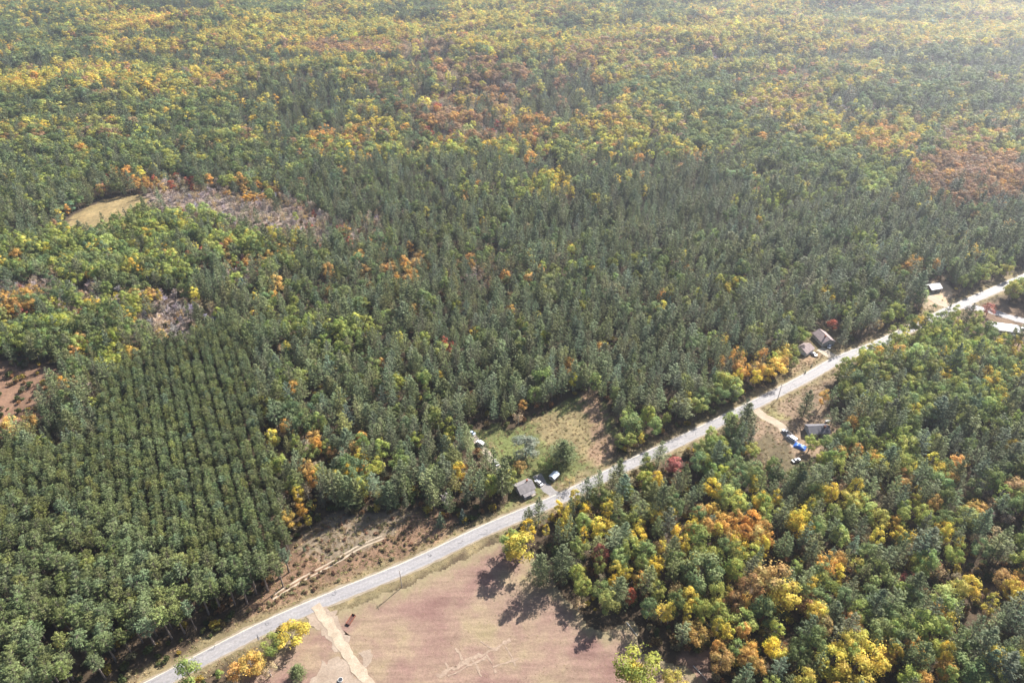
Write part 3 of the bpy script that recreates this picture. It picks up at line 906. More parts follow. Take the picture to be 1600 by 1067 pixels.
wob = np.where(zz > 600, 8, 14) * FPX / zz
u2 = u + wob * snoise(PX, PY, 45, 41, 3) + g.normal(0, .22, PX.size) * wob
v2 = v + .5 * wob * snoise(PX, PY, 45, 42, 3) + g.normal(0, .12, PX.size) * wob
wts = np.tile(np.array([9, 1, 1, .3, .2, .2, .1, 0, 0, .2, 0, 0.]), (PX.size, 1))
for (cx, cy, rx, ry, a, s, st), w in zip(BL, BW):
    ca, sa = math.cos(R(a)), math.sin(R(a))
    dx, dy = u2 - cx, v2 - cy
    e = ((dx * ca + dy * sa) / rx) ** 2 + ((-dx * sa + dy * ca) / ry) ** 2
    hit = (e < 1) & (g.random(PX.size) < st)
    wts[hit] = w
# clumping: each species gets favoured in its own patches
for i, kch in enumerate(LET):
    wts[:, i] *= np.exp(1.0 * snoise(PX, PY, 60, 300 + i, 2))
cum = np.cumsum(wts, 1)
r = g.random(PX.size) * cum[:, -1]
si = (r[:, None] > cum).sum(1).clip(0, len(LET) - 1)
sp = np.array(list(LET))[si]
keep = sp != 'N'
thin = (sp == 'P') & (g.random(PX.size) < .10)
keep &= ~thin
PX, PY, sp = PX[keep], PY[keep], sp[keep]
lo = np.array([SHAPE[s][1] for s in sp]); hi = np.array([SHAPE[s][2] for s in sp]); wf = np.array([SHAPE[s][3] for s in sp])
H = lo + (hi - lo) * g.beta(2, 2, PX.size)
H *= 1 + .22 * snoise(PX, PY, 55, 55, 3)
W = wf * np.exp(g.normal(0, .16, PX.size))
farm = sstep(FARY - 120, FARY + 120, PY)
W *= 1 + farm * np.where(np.isin(sp, ['P', 'C', 'B', 'S']), .15, .42)
H *= 1 + farm * np.where(np.isin(sp, ['P', 'C', 'B', 'S']), 0, .18)
put(PX, PY, sp, H, W, tints(sp, g, PX, PY), 0)

# understorey bushes between the trees and along the edges
g = np.random.default_rng(31)
n = 9000
uu = g.uniform(-60, 1660, n); vv = 330 + 760 * g.random(n) ** .8
GX, GY = [], []
for a_, b_ in zip(uu, vv):
    q = at(a_, b_)
    GX.append(q[0]); GY.append(q[1])
GX, GY = np.array(GX), np.array(GY)
ok = distline(GX, GY, ROAD) > 6.5
for poly in (FIELD, YARD, LAWN, VERGE, GLADE, PLANT_ROWS, SITEC, SITED):
    ok &= ~inpoly(GX, GY, poly)
inm = inpoly(GX, GY, MEADOW)
inp = inpoly(GX, GY, PLANT_OLD)
ok &= ~(inp & (g.random(n) < .6))
GX, GY, inm = GX[ok], GY[ok], inm[ok]
n = len(GX)
H = np.where(inm, g.uniform(.4, 1.3, n), g.uniform(1.2, 4.2, n))
tt_ = np.array([(0.20, .13, .06), (0.30, .15, .07), (.14, .14, .05), (.42, .30, .06), (.24, .19, .11), (.10, .12, .045)])[g.integers(0, 6, n)]
mt = np.array([(0.29, .20, .11), (0.25, .14, .09), (.33, .25, .13), (.23, .18, .09)])[g.integers(0, 4, n)]
tt_ = np.where(inm[:, None], mt, tt_) * np.exp(g.normal(0, .2, n))[:, None]
UNDER = dict(x=GX, y=GY, H=H, W=g.uniform(.8, 1.35, n), tint=tt_)

for k in trees:
    trees[k] = np.concatenate(trees[k])
TN = len(trees['x'])
trees['z'] = height(trees['x'], trees['y'])
u, v, zz = proj(trees['x'], trees['y'], trees['z'] + trees['H'] * .6)
trees['u'], trees['v'], trees['d'] = u, v, zz
pi = np.zeros(TN, int)
for s in set(trees['sp'].tolist()):
    m = trees['sp'] == s
    cls = 'red' if s == 'R' else SHAPE[s][0]
    ids = np.array(CLS[cls])
    pick = ids[g.integers(0, len(ids), m.sum())]
    if s in 'YL':
        nn = np.array(CLS['narrow'])
        pick = np.where(g.random(m.sum()) < (.5 if s == 'Y' else .2), nn[g.integers(0, len(nn), m.sum())], pick)
    if s == 'P':
        nn = np.array(CLS['roundpine'])
        pick = np.where(g.random(m.sum()) < .16, nn[g.integers(0, len(nn), m.sum())], pick)
    pi[m] = pick
trees['pi'] = pi
trees['rz'] = g.uniform(0, math.tau, TN)
PH = np.array([p['H'] for p in PROTO])
trees['sz'] = trees['H'] / PH[pi]
# W is the crown width against the kind's normal width at its normal height
trees['sx'] = trees['W'] * np.where(trees['sp'] == 'R', 1.0, (0.5 + 0.5 * trees['sz']))

# ------------------------------------------------------------------ ground
GRD = newmat('forest_floor')
m, nt, out = GRD
a = N(nt, 'ShaderNodeAttribute', attribute_type='GEOMETRY', attribute_name='soil')
tc = N(nt, 'ShaderNodeTexCoord')
n1 = noise(nt, tc.outputs['Object'], 0.35, 6, .7)
n2 = noise(nt, tc.outputs['Object'], 0.05, 4, .6)
c = mixc(nt, 1.0, a.outputs['Color'], ramp(nt, n1, [(.28, (.62, .6, .58)), (.5, (1, 1, 1)), (.72, (1.45, 1.4, 1.3))]), 'MULTIPLY')
c = mixc(nt, 1.0, c, ramp(nt, n2, [(.3, (.8, .82, .8)), (.7, (1.18, 1.15, 1.12))]), 'MULTIPLY')
p = N(nt, 'ShaderNodeBsdfPrincipled', i_Roughness=.95)
p.inputs['Specular IOR Level'].default_value = .1
nt.links.new(c, p.inputs['Base Color'])
bmp = N(nt, 'ShaderNodeBump', i_Strength=.8, i_Distance=.35)
nt.links.new(noise(nt, tc.outputs['Object'], 1.6, 5, .7), bmp.inputs['Height'])
nt.links.new(bmp.outputs[0], p.inputs['Normal'])
nt.links.new(p.outputs[0], out.inputs[0])
M['ground'] = m

xs = np.unique(np.concatenate([np.linspace(-3000, -460, 60), np.arange(-460, 560, 2.6), np.linspace(560, 3000, 60)]))
ys = np.unique(np.concatenate([np.linspace(-900, 90, 12), np.arange(90, 640, 2.6), np.arange(640, 2000, 14), np.linspace(2000, 4600, 40)]))
GXX, GYY = np.meshgrid(xs, ys)
GZ = height(GXX, GYY)
base = np.array([.068, .050, .034])
soil = np.tile(base, (GXX.size, 1)).reshape(*GXX.shape, 3)
w_ = snoise(GXX, GYY, 40, 61, 3)
soil = soil * (1 + .25 * w_[..., None])
jx = GXX + 2.5 * snoise(GXX, GYY, 12, 62, 2); jy = GYY + 2.5 * snoise(GXX, GYY, 12, 63, 2)

def paint(poly, col, f=1.0):
    global soil
    mk = inpoly(jx, jy, poly)
    nn = (1 + .22 * snoise(GXX, GYY, 22, 64, 3))[..., None]
    soil = np.where(mk[..., None], soil * (1 - f) + np.array(col) * nn * f, soil)

paint(MEADOW, (.175, .112, .075))
paint(gp([(470, 835), (520, 800), (640, 800), (600, 845), (560, 862), (520, 875), (480, 870)]), (.18, .145, .105), .9)
paint(YARD, (.115, .125, .05))
paint(gp([(835, 650), (905, 640), (935, 680), (930, 730), (880, 700), (840, 690)]), (.185, .15, .08))
paint(gp([(905, 612), (935, 620), (966, 712), (930, 735), (925, 680)]), (.22, .15, .10))
paint(gp([(772, 690), (800, 672), (820, 700), (800, 722), (780, 712)]), (.13, .15, .055))
paint(LAWN, (.15, .12, .065))
paint(gp([(1222, 605), (1238, 572), (1262, 552), (1285, 552), (1304, 566), (1260, 588)]), (.235, .165, .105))
paint(VERGE, (.20, .145, .10))
paint(gp([(1172, 692), (1215, 750), (1262, 760), (1275, 725), (1240, 706), (1200, 672)]), (.10, .082, .05))
paint(gp([(1182, 640), (1205, 628), (1222, 640), (1228, 662), (1195, 652)]), (.20, .175, .085))
paint(SITEC, (.36, .27, .18))
paint(SITED, (.16, .11, .075))
paint(GLADE, (.225, .17, .085))
paint(WESTC, (.18, .11, .075))
paint(EASTB, (.20, .13, .10))
paint(gp([(243, 512), (262, 505), (280, 522), (270, 533), (250, 525)]), (.34, .16, .08))
for cx, cy, rx, ry, an in ((390, 328, 165, 20, 8), (90, 462, 110, 20, 5), (270, 500, 40, 30, 30), (500, 352, 60, 24, 14)):
    paint(gp([(cx + rx * math.cos(t) * math.cos(R(an)) - ry * math.sin(t) * math.sin(R(an)), cy + rx * math.cos(t) * math.sin(R(an)) + ry * math.sin(t) * math.cos(R(an))) for t in np.linspace(0, math.tau, 24)[:-1]]), (.25, .195, .165))
rdist = distline(jx, jy, ROAD)
vg = sstep(9.5, 5.0, rdist)[..., None] if False else (1 - sstep(4.5, 9.5, rdist))[..., None]
soil = soil * (1 - vg) + np.array([.185, .150, .085]) * (1 + .2 * snoise(GXX, GYY, 9, 65, 2))[..., None] * vg
soil = np.clip(soil, .01, .8)
ny, nx = GXX.shape
verts = np.stack([GXX.ravel(), GYY.ravel(), GZ.ravel()], 1)
I = np.arange(ny * nx).reshape(ny, nx)
F = np.stack([I[:-1, :-1].ravel(), I[:-1, 1:].ravel(), I[1:, 1:].ravel(), I[1:, :-1].ravel()], 1)
me = bpy.data.meshes.new('ground')
me.vertices.add(len(verts)); me.vertices.foreach_set('co', verts.astype(np.float32).ravel())
me.loops.add(F.size); me.loops.foreach_set('vertex_index', F.astype(np.int32).ravel())
me.polygons.add(len(F)); me.polygons.foreach_set('loop_start', np.arange(0, F.size, 4, dtype=np.int32)); me.polygons.foreach_set('loop_total', np.full(len(F), 4, np.int32))
me.update(calc_edges=True)
me.validate()
ca = me.color_attributes.new('soil', 'FLOAT_COLOR', 'POINT')
ca.data.foreach_set('color', np.concatenate([soil.reshape(-1, 3), np.ones((GXX.size, 1))], 1).astype(np.float32).ravel())
me.materials.append(M['ground'])
tag(link('ground', me), kind='structure')

# ------------------------------------------------------------------ road, drives, field
def ribbon(name, line, half, z, mat, edge=0.25, seed=1, step=1.0, crown=0.0):
    """strip with slightly uneven edges along a ground line"""
    L = np.array(line)
    seg = np.hypot(*(L[1:] - L[:-1]).T)
    s = np.concatenate([[0], np.cumsum(seg)])
    q = np.arange(0, s[-1], step)
    X = np.interp(q, s, L[:, 0]); Y = np.interp(q, s, L[:, 1])
    tx, ty = np.gradient(X), np.gradient(Y)
    ln = np.hypot(tx, ty); tx, ty = tx / ln, ty / ln
    e1 = half + edge * snoise(q, q * 0, 7, seed, 3); e2 = half + edge * snoise(q, q * 0 + 40, 7, seed + 1, 3)
    offs = [e1, e1 * .5, e1 * 0, -e2 * .5, -e2]
    V, Fc = [], []
    for o_, zz_ in zip(offs, (0, crown * .7, crown, crown * .7, 0)):
        V.append(np.stack([X - ty * o_, Y + tx * o_, height(X, Y) + z + zz_], 1))
    V = np.stack(V, 1).reshape(-1, 3)
    w = len(offs)
    for i in range(len(q) - 1):
        for j in range(w - 1):
            Fc.append((i * w + j + 1, (i + 1) * w + j + 1, (i + 1) * w + j, i * w + j))
    me = mesh(name, V, Fc, (mat,))
    uv = me.uv_layers.new(name='along')
    co = np.array([[(i % w) / (w - 1), (i // w) * step] for i in range(len(V))])
    li = np.empty(len(me.loops), np.int32); me.loops.foreach_get('vertex_index', li)
    uv.data.foreach_set('uv', co[li].astype(np.float32).ravel())
    return link(name, me)

def surface_mat(name, stops, s1, s2, mult=None, rough=.9, spec=.2, streak=None, bump=.3):
    m, nt, out = newmat(name)
    tc = N(nt, 'ShaderNodeTexCoord')
    vec = tc.outputs['Object']
    if streak:
        mp = N(nt, 'ShaderNodeMapping')
        mp.inputs['Rotation'].default_value = (0, 0, streak[0]); mp.inputs['Scale'].default_value = (streak[1], streak[2], 1)
        nt.links.new(vec, mp.inputs[0])
        sv = mp.outputs[0]
    c = ramp(nt, noise(nt, vec, s1, 5, .6), stops)
    fine = ramp(nt, noise(nt, vec, s2, 6, .7), [(.3, (.78, .78, .77)), (.7, (1.2, 1.2, 1.2))])
    c = mixc(nt, 1.0, c, fine, 'MULTIPLY')
    if streak:
        st = ramp(nt, noise(nt, sv, 1.0, 4, .6), [(.32, streak[3]), (.68, streak[4])])
        c = mixc(nt, 1.0, c, st, 'MULTIPLY')
    p = N(nt, 'ShaderNodeBsdfPrincipled', i_Roughness=rough)
    p.inputs['Specular IOR Level'].default_value = spec
    nt.links.new(c, p.inputs['Base Color'])
    b = N(nt, 'ShaderNodeBump', i_Strength=bump, i_Distance=.1)
    nt.links.new(noise(nt, vec, s2 * 2, 4), b.inputs['Height'])
    nt.links.new(b.outputs[0], p.inputs['Normal'])
    nt.links.new(p.outputs[0], out.inputs[0])
    return m

i0 = min(range(len(ROAD)), key=lambda i: math.hypot(*(np.array(ROAD[i]) - at(640, 884)[:2])))
i1 = min(range(len(ROAD)), key=lambda i: math.hypot(*(np.array(ROAD[i]) - at(1060, 690)[:2])))
RANG = math.atan2(ROAD[i1][1] - ROAD[i0][1], ROAD[i1][0] - ROAD[i0][0])

M['asphalt'] = surface_mat('worn_asphalt', [(.25, (.215, .203, .205)), (.5, (.245, .232, .232)), (.75, (.275, .262, .258))], .10, 1.1, rough=.75, spec=.35, streak=(-RANG, .02, .9, (.92, .92, .93), (1.05, 1.05, 1.04)), bump=.15)
nt = M['asphalt'].node_tree                                          # wheel tracks polished a little darker
pb = next(n for n in nt.nodes if n.type == 'BSDF_PRINCIPLED')
src = pb.inputs['Base Color'].links[0].from_socket
uvn = N(nt, 'ShaderNodeUVMap', uv_map='along')
sx_ = N(nt, 'ShaderNodeSeparateXYZ')
nt.links.new(uvn.outputs[0], sx_.inputs[0])
trk = ramp(nt, sx_.outputs[0], [(0.0, (1.12, 1.08, 1.0)), (.10, (1, 1, 1)), (.24, (.88, .88, .89)), (.36, (1.04, 1.04, 1.03)), (.5, (1.0, .99, .98)), (.64, (1.04, 1.04, 1.03)), (.76, (.88, .88, .89)), (.9, (1, 1, 1)), (1.0, (1.12, 1.08, 1.0))])
nt.links.new(mixc(nt, 1.0, src, trk, 'MULTIPLY'), pb.inputs['Base Color'])
M['shoulder'] = surface_mat('gravel_shoulder', [(.3, (0.204, 0.163, 0.116)), (.7, (0.286, 0.235, 0.170))], .3, 2.2)
M['gravel'] = surface_mat('pale_gravel', [(.3, (0.310, 0.257, 0.191)), (.7, (0.433, 0.368, 0.289))], .3, 2.0)
M['sand'] = surface_mat('pale_sand', [(.3, (0.282, 0.221, 0.160)), (.7, (0.397, 0.326, 0.243))], .3, 1.6)
M['drive'] = surface_mat('grey_drive', [(.3, (0.177, 0.163, 0.156)), (.7, (0.258, 0.241, 0.231))], .3, 1.6)
M['field'] = surface_mat('hay_field', [(.28, (.150, .085, .073)), (.40, (.190, .118, .096)), (.50, (.212, .145, .108)), (.60, (.238, .178, .118)), (.72, (.220, .180, .098)), (.84, (.192, .142, .108))], .045, .9, streak=(-RANG + .05, .05, .42, (.82, .80, .79), (1.14, 1.13, 1.12)), bump=.9)
M['paint'] = flat_mat('faded_paint', (.62, .56, .42), .7, .25, 3)

tag(ribbon('road_shoulder', ROAD, ROAD_HALF + .8, .03, M['shoulder'], .5, 5), kind='structure')
tag(ribbon('road', ROAD, ROAD_HALF, .06, M['asphalt'], .16, 9, crown=.05), kind='structure')
NAMEMAT = {'house_drive': ('driveway', 'drive'), 'yard_track': ('yard_path', 'gravel'), 'garage_drive': ('driveway', 'gravel'), 'sandy_drive': ('driveway', 'sand'), 'gravel_yard': ('driveway', 'sand'), 'side_road': ('side_road', 'asphalt'),
           'field_drive': ('field_path', 'sand'), 'meadow_track': ('meadow_path', 'sand')}
for k, (ln, hw) in DRIVE_LINES.items():
    nm, mt_ = NAMEMAT[k]
    if k == 'meadow_track':
        L = np.array(smooth_line(gp(ln), 8))
        tg = np.gradient(L, axis=0); tg /= np.hypot(tg[:, 0], tg[:, 1])[:, None]
        nr = np.stack([-tg[:, 1], tg[:, 0]], 1)
        for s_ in (-.85, .85):                                                     # two wheel ruts
            tag(ribbon(nm, [tuple(q) for q in L + nr * s_], .38, .035, M[mt_], .18, 23), kind='structure')
    else:
        tag(ribbon(nm, smooth_line(gp(ln), 8), hw, (.15 if k == 'field_drive' else .035) + .012 * (len(k) % 2), M[mt_], .5, 17), kind='structure')

def sheet(name, poly, z, mat, jit=.8, seed=3, step=2.0):
    """flat patch of ground with an irregular edge, triangulated as a fan grid"""
    P = np.array(smooth_line(list(poly) + [poly[0]], 8)[:-1])
    gq = np.random.default_rng(seed)
    P = P + np.stack([snoise(P[:, 0], P[:, 1], 9, seed, 3), snoise(P[:, 0], P[:, 1], 9, seed + 1, 3)], 1) * jit
    me = mesh(name, [(x, y, z) for x, y in P], [tuple(range(len(P)))], (mat,))
    if me.polygons[0].normal.z < 0:
        me.flip_normals()
    return link(name, me)

FP = np.array(smooth_line(gp([(335, 1075), (430, 1003), (500, 968), (580, 935), (660, 901), (740, 863), (775, 846), (810, 856), (850, 885), (880, 925), (940, 985), (985, 965), (1000, 985), (1010, 1020), (1090, 1050), (1120, 1120), (1080, 1180), (700, 1190), (330, 1170)]) + gp([(335, 1075)]), 8)[:-1])
FP = FP + np.stack([snoise(FP[:, 0], FP[:, 1], 9, 3, 3), snoise(FP[:, 0], FP[:, 1], 9, 4, 3)], 1) * 1.4
fx = np.arange(FP[:, 0].min() - 1, FP[:, 0].max() + 1, .9); fy = np.arange(FP[:, 1].min() - 1, FP[:, 1].max() + 1, .9)
FX, FY = np.meshgrid(fx, fy)
ins = inpoly(FX, FY, FP)
fd = distline(FX, FY, [tuple(q) for q in FP] + [tuple(FP[0])]) * np.where(ins, 1, 0)
idx = -np.ones(ins.shape, int); idx[ins] = np.arange(ins.sum())
quads = [(idx[j, i], idx[j, i + 1], idx[j + 1, i + 1], idx[j + 1, i]) for j in range(len(fy) - 1) for i in range(len(fx) - 1) if ins[j, i] and ins[j, i + 1] and ins[j + 1, i + 1] and ins[j + 1, i]]
relief = .05 * snoise(FX, FY, 7, 15, 2)
fm = mesh('field', np.stack([FX[ins], FY[ins], .06 + relief[ins] * np.clip(fd[ins] / 4, 0, 1) * .4], 1), quads, (M['field'],))
fa = fm.attributes.new('margin', 'FLOAT', 'POINT')
fa.data.foreach_set('value', (1 - sstep(0.0, 7.0, fd[ins] + 2.2 * snoise(FX[ins], FY[ins], 8, 16, 3))).astype(np.float32))
tag(link('field', fm), kind='structure')
nt = M['field'].node_tree                                            # tan grass creeps in from the edges
pb = next(n for n in nt.nodes if n.type == 'BSDF_PRINCIPLED')
src = pb.inputs['Base Color'].links[0].from_socket
ma = N(nt, 'ShaderNodeAttribute', attribute_type='GEOMETRY', attribute_name='margin')
tcf = N(nt, 'ShaderNodeTexCoord')
gr = ramp(nt, noise(nt, tcf.outputs['Object'], .7, 5, .7), [(.3, (.160, .130, .074)), (.7, (.250, .202, .118))])
nt.links.new(mixc(nt, ma.outputs['Fac'], src, gr), pb.inputs['Base Color'])
M['dirt'] = surface_mat('pale_dirt', [(.3, (0.220, 0.165, 0.122)), (.7, (0.306, 0.245, 0.190))], .2, 1.4)
M['streak'] = surface_mat('sandy_scrape', [(.3, (.225, .160, .118)), (.7, (.31, .235, .175))], .5, 1.6)
for q, (poly, jt) in enumerate([([(478, 965), (512, 950), (530, 975), (545, 1000), (520, 1012), (496, 985)], 2.2), ([(470, 1075), (500, 1040), (530, 1032), (560, 1052), (575, 1090), (500, 1110)], 2.6), ([(562, 1018), (578, 1012), (580, 1030), (570, 1040)], 1.0)]):
    tag(sheet('sand_patch', gp(poly), .10, M['dirt'], jt, 40 + q), kind='structure')
scr = [((682, 1056), (735, 1030), .7), ((725, 1035), (798, 1000), .65), ((712, 1012), (722, 1032), .3), ((738, 1030), (752, 1058), .3), ((760, 1022), (775, 1052), .25), ((790, 1010), (806, 1040), .25), ((700, 1046), (694, 1034), .3), ((770, 1042), (812, 1028), .25), ((750, 1002), (770, 1014), .25), ((690, 1050), (740, 1026), .4), ((700, 1056), (760, 1026), .35)]
for q, (a_, b_, hw) in enumerate(scr):
    tag(ribbon('sand_streak', smooth_line(gp([a_, ((a_[0] + b_[0]) / 2 + 1.5, (a_[1] + b_[1]) / 2), b_]), 6), hw, .115 + .003 * q, M['streak'], hw * 1.3, 60 + q, .35), kind='structure')
# faded edge line along the far side of the road
L = np.array(ROAD)
tg = np.gradient(L, axis=0); tg /= np.hypot(tg[:, 0], tg[:, 1])[:, None]
nr = np.stack([-tg[:, 1], tg[:, 0]], 1)
tag(ribbon('road_marking', [tuple(q) for q in L + nr * (ROAD_HALF - .3)], .09, .085, M['paint'], .05, 91), kind='structure')
M['seal'] = flat_mat('crack_seal', (.13, .125, .13), .6, .2, 2)
gq = np.random.default_rng(8)
for q in range(34):                                                             # dark patched cracks on the asphalt
    i = gq.integers(20, len(L) - 40)
    b0 = L[i] + nr[i] * gq.uniform(-2.4, 2.4)
    pts = [tuple(b0)]
    for k in range(4):
        pts.append((pts[-1][0] + gq.normal(0, .7) + tg[i][0] * .5, pts[-1][1] + gq.normal(0, .7) + tg[i][1] * .5))
    tag(ribbon('road_crack', smooth_line(pts, 4), .10, .125 + .0015 * q, M['seal'], .05, 120 + q, .3), kind='structure')
M['pond'] = flat_mat('dark_pool', (.05, .055, .06), .08, .1, .2, spec=.5)
pz = POND
tag(sheet('pond_water', POND, .05 + float(height(*np.mean(np.array(POND), 0))), M['pond'], .6, 5), kind='structure')

# ------------------------------------------------------------------ forest as objects
def gn_tree():
    ng = bpy.data.node_groups.new('scatter', 'GeometryNodeTree')
    ng.interface.new_socket('Geometry', in_out='INPUT', socket_type='NodeSocketGeometry')
    ng.interface.new_socket('Geometry', in_out='OUTPUT', socket_type='NodeSocketGeometry')
    gi = ng.nodes.new('NodeGroupInput'); go = ng.nodes.new('NodeGroupOutput')
    ci = ng.nodes.new('GeometryNodeCollectionInfo')
    ci.inputs['Collection'].default_value = proto_col
    ci.inputs['Separate Children'].default_value = True
    ci.inputs['Reset Children'].default_value = True
    ip = ng.nodes.new('GeometryNodeInstanceOnPoints')
    ip.inputs['Pick Instance'].default_value = True
    def attr(nm, t):
        a_ = ng.nodes.new('GeometryNodeInputNamedAttribute')
        a_.data_type = t
        a_.inputs[0].default_value = nm
        return a_.outputs[0]
    ng.links.new(gi.outputs[0], ip.inputs['Points'])
    ng.links.new(ci.outputs[0], ip.inputs['Instance'])
    ng.links.new(attr('proto', 'INT'), ip.inputs['Instance Index'])
    ng.links.new(attr('scl', 'FLOAT_VECTOR'), ip.inputs['Scale'])
    e2r = ng.nodes.new('FunctionNodeEulerToRotation')
    ng.links.new(attr('rot', 'FLOAT_VECTOR'), e2r.inputs[0])
    ng.links.new(e2r.outputs[0], ip.inputs['Rotation'])
    ng.links.new(ip.outputs[0], go.inputs[0])
    return ng

SCAT = gn_tree()

def scatter(name, x, y, z, proto, sx, sz, rz, tint, label, cat, lean=None):
    n = len(x)
    me = bpy.data.meshes.new(name)
    me.vertices.add(n)
    me.vertices.foreach_set('co', np.stack([x, y, z], 1).astype(np.float32).ravel())
    a_ = me.attributes.new('proto', 'INT', 'POINT'); a_.data.foreach_set('value', np.asarray(proto, np.int32))
    a_ = me.attributes.new('scl', 'FLOAT_VECTOR', 'POINT'); a_.data.foreach_set('vector', np.stack([sx, sx, sz], 1).astype(np.float32).ravel())
    a_ = me.attributes.new('rot', 'FLOAT_VECTOR', 'POINT'); a_.data.foreach_set('vector', np.stack([np.zeros(n), np.zeros(n), rz], 1).astype(np.float32).ravel())
    a_ = me.attributes.new('tint', 'FLOAT_COLOR', 'POINT'); a_.data.foreach_set('color', np.concatenate([tint, np.ones((n, 1))], 1).astype(np.float32).ravel())
    o = link(name, me)
    md = o.modifiers.new('scatter', 'NODES')
    md.node_group = SCAT
    return tag(o, label, cat, kind='stuff')

ONES = ['', 'first', 'second', 'third', 'fourth', 'fifth', 'sixth', 'seventh', 'eighth', 'ninth', 'tenth', 'eleventh', 'twelfth', 'thirteenth', 'fourteenth', 'fifteenth', 'sixteenth', 'seventeenth', 'eighteenth', 'nineteenth']
TENS = {2: ('twentieth', 'twenty'), 3: ('thirtieth', 'thirty'), 4: ('fortieth', 'forty'), 5: ('fiftieth', 'fifty'), 6: ('sixtieth', 'sixty'), 7: ('seventieth', 'seventy'), 8: ('eightieth', 'eighty'), 9: ('ninetieth', 'ninety')}
def ordinal(n):
    if n < 20:
        return ONES[n]
    if n < 100:
        return TENS[n // 10][0] if n % 10 == 0 else TENS[n // 10][1] + '-' + ONES[n % 10]
    h = ('', 'hundred', 'two-hundred', 'three-hundred', 'four-hundred', 'five-hundred', 'six-hundred', 'seven-hundred', 'eight-hundred', 'nine-hundred')[min(n // 100, 9)]
    return (h + 'th') if n % 100 == 0 else h + '-' + ordinal(n % 100)

def individual(name, x, y, z, pidx, sx, sz, rz, tint, label, cat, group):
    p = PROTO[pidx]
    e = link(name, None, None, (x, y, z), (0, 0, rz))
    e.scale = (sx, sx, sz)
    e.empty_display_size = .5
    tag(e, label, cat, group)
    if p['trunk'] is not None:
        link('trunk', p['trunk'], e)
    c = link('crown', p['crown'], e)
    c['tint'] = [float(t) for t in tint]
    return e

TR = trees
u, v = TR['u'], TR['v']
inframe = (u > 4) & (u < 1596) & (v > 0) & (v < 1064)
big = TR['sx'] * np.array([p['rad'] for p in PROTO])[TR['pi']] * np.sqrt(TR['H']) / TR['d']
single = np.zeros(TN, bool)
KIND = {'R': 'plantation_pine', 'P': 'pine_tree', 'C': 'spruce_tree', 'G': 'green_tree', 'L': 'lime_tree', 'Y': 'yellow_tree', 'O': 'orange_tree', 'U': 'russet_tree', 'D': 'red_tree', 'B': 'bare_tree', 'A': 'tan_tree', 'S': 'bush'}
KINDNAME = {'R': 'plantation_pine', 'A': 'thin_leaved_tree', 'P': 'pine_tree', 'C': 'spruce_tree', 'B': 'bare_tree', 'S': 'bush'}
def kname(s):
    return KINDNAME.get(s, 'broadleaf_tree')
CAP = {'R': 300, 'P': 290, 'G': 65, 'L': 75, 'Y': 60, 'O': 35, 'U': 8, 'D': 10, 'B': 45, 'A': 70, 'C': 50, 'S': 40}
for s, cap in CAP.items():
    ids = np.where((TR['sp'] == s) & inframe)[0]
    ids = ids[np.argsort(-big[ids])][:cap]
    single[ids] = True

LANDMARKS = [  # (photo pixel, how a label names it)
    ((820, 757), 'the small grey house'), ((547, 966), 'the rusty trough'), ((1250, 697), 'the blue tarp'), ((1285, 525), 'the grey pink house'), ((1455, 447), 'the pale roofed shed'),
    ((1567, 510), 'the white roofed building'), ((170, 325), 'the tan grass glade'), ((1206, 905), 'the huge orange maple'), ((1419, 905), 'the scarlet maple'), ((1335, 1048), 'the golden clump'),
    ((812, 852), 'the yellow corner tree'), ((1000, 1040), 'the big yellow lime tree'), ((706, 546), 'the pinewood scarlet maple'), ((478, 790), 'the plantation edge trio'), ((250, 1050), 'the road at picture bottom'),
    ((1005, 672), 'the roadside lime row'), ((829, 247), 'the dark pool'), ((20, 600), 'the reddish clearing'), ((1560, 1040), 'the southeast picture corner'), ((1590, 700), 'the eastern picture edge'),
    ((5, 1060), 'the southwest picture corner'), ((1326, 782), 'the bright golden tree'), ((345, 505), 'the plantation top end'),
    ((120, 900), 'the old stand middle'), ((400, 900), 'the meadow track end'), ((600, 600), 'the pinewood middle'), ((880, 480), 'the orange patch'), ((1120, 500), 'the eastern pinewood'), ((600, 720), 'the meadow corner'),
    ((1130, 805), 'the orange pair near the road'), ((1500, 850), 'the yellow thicket'), ((300, 640), 'the plantation middle'), ((470, 490), 'the lime clump'), ((1100, 1000), 'the brown glade')]
LXY = np.array([at(*p)[:2] for p, _ in LANDMARKS])
XY = np.stack([TR['x'], TR['y']], 1)
D2 = np.hypot(XY[:, None, 0] - LXY[None, :, 0], XY[:, None, 1] - LXY[None, :, 1])
near = D2.argmin(1)
NOUN = {'R': 'plantation pine', 'P': 'shaggy pine', 'C': 'spruce', 'G': 'tree', 'L': 'tree', 'Y': 'tree', 'O': 'tree', 'U': 'oak', 'D': 'maple', 'B': 'tree', 'A': 'sparse tree', 'S': 'bush'}
GROUP = {'R': 'pines of the plantation', 'P': 'shaggy pines of the mixed forest', 'C': 'spruces', 'G': 'green broadleaf trees', 'L': 'lime green broadleaf trees', 'Y': 'yellow broadleaf trees', 'O': 'orange broadleaf trees', 'U': 'russet oaks', 'D': 'red maples', 'B': 'leafless trees', 'A': 'tan thin leaved trees', 'S': 'bushes'}
rank = np.zeros(TN, int)
for s in set(TR['sp'].tolist()):
    for lm in range(len(LANDMARKS)):
        ids = np.where((TR['sp'] == s) & (near == lm))[0]
        rank[ids[np.argsort(D2[ids, lm])]] = np.arange(1, len(ids) + 1)
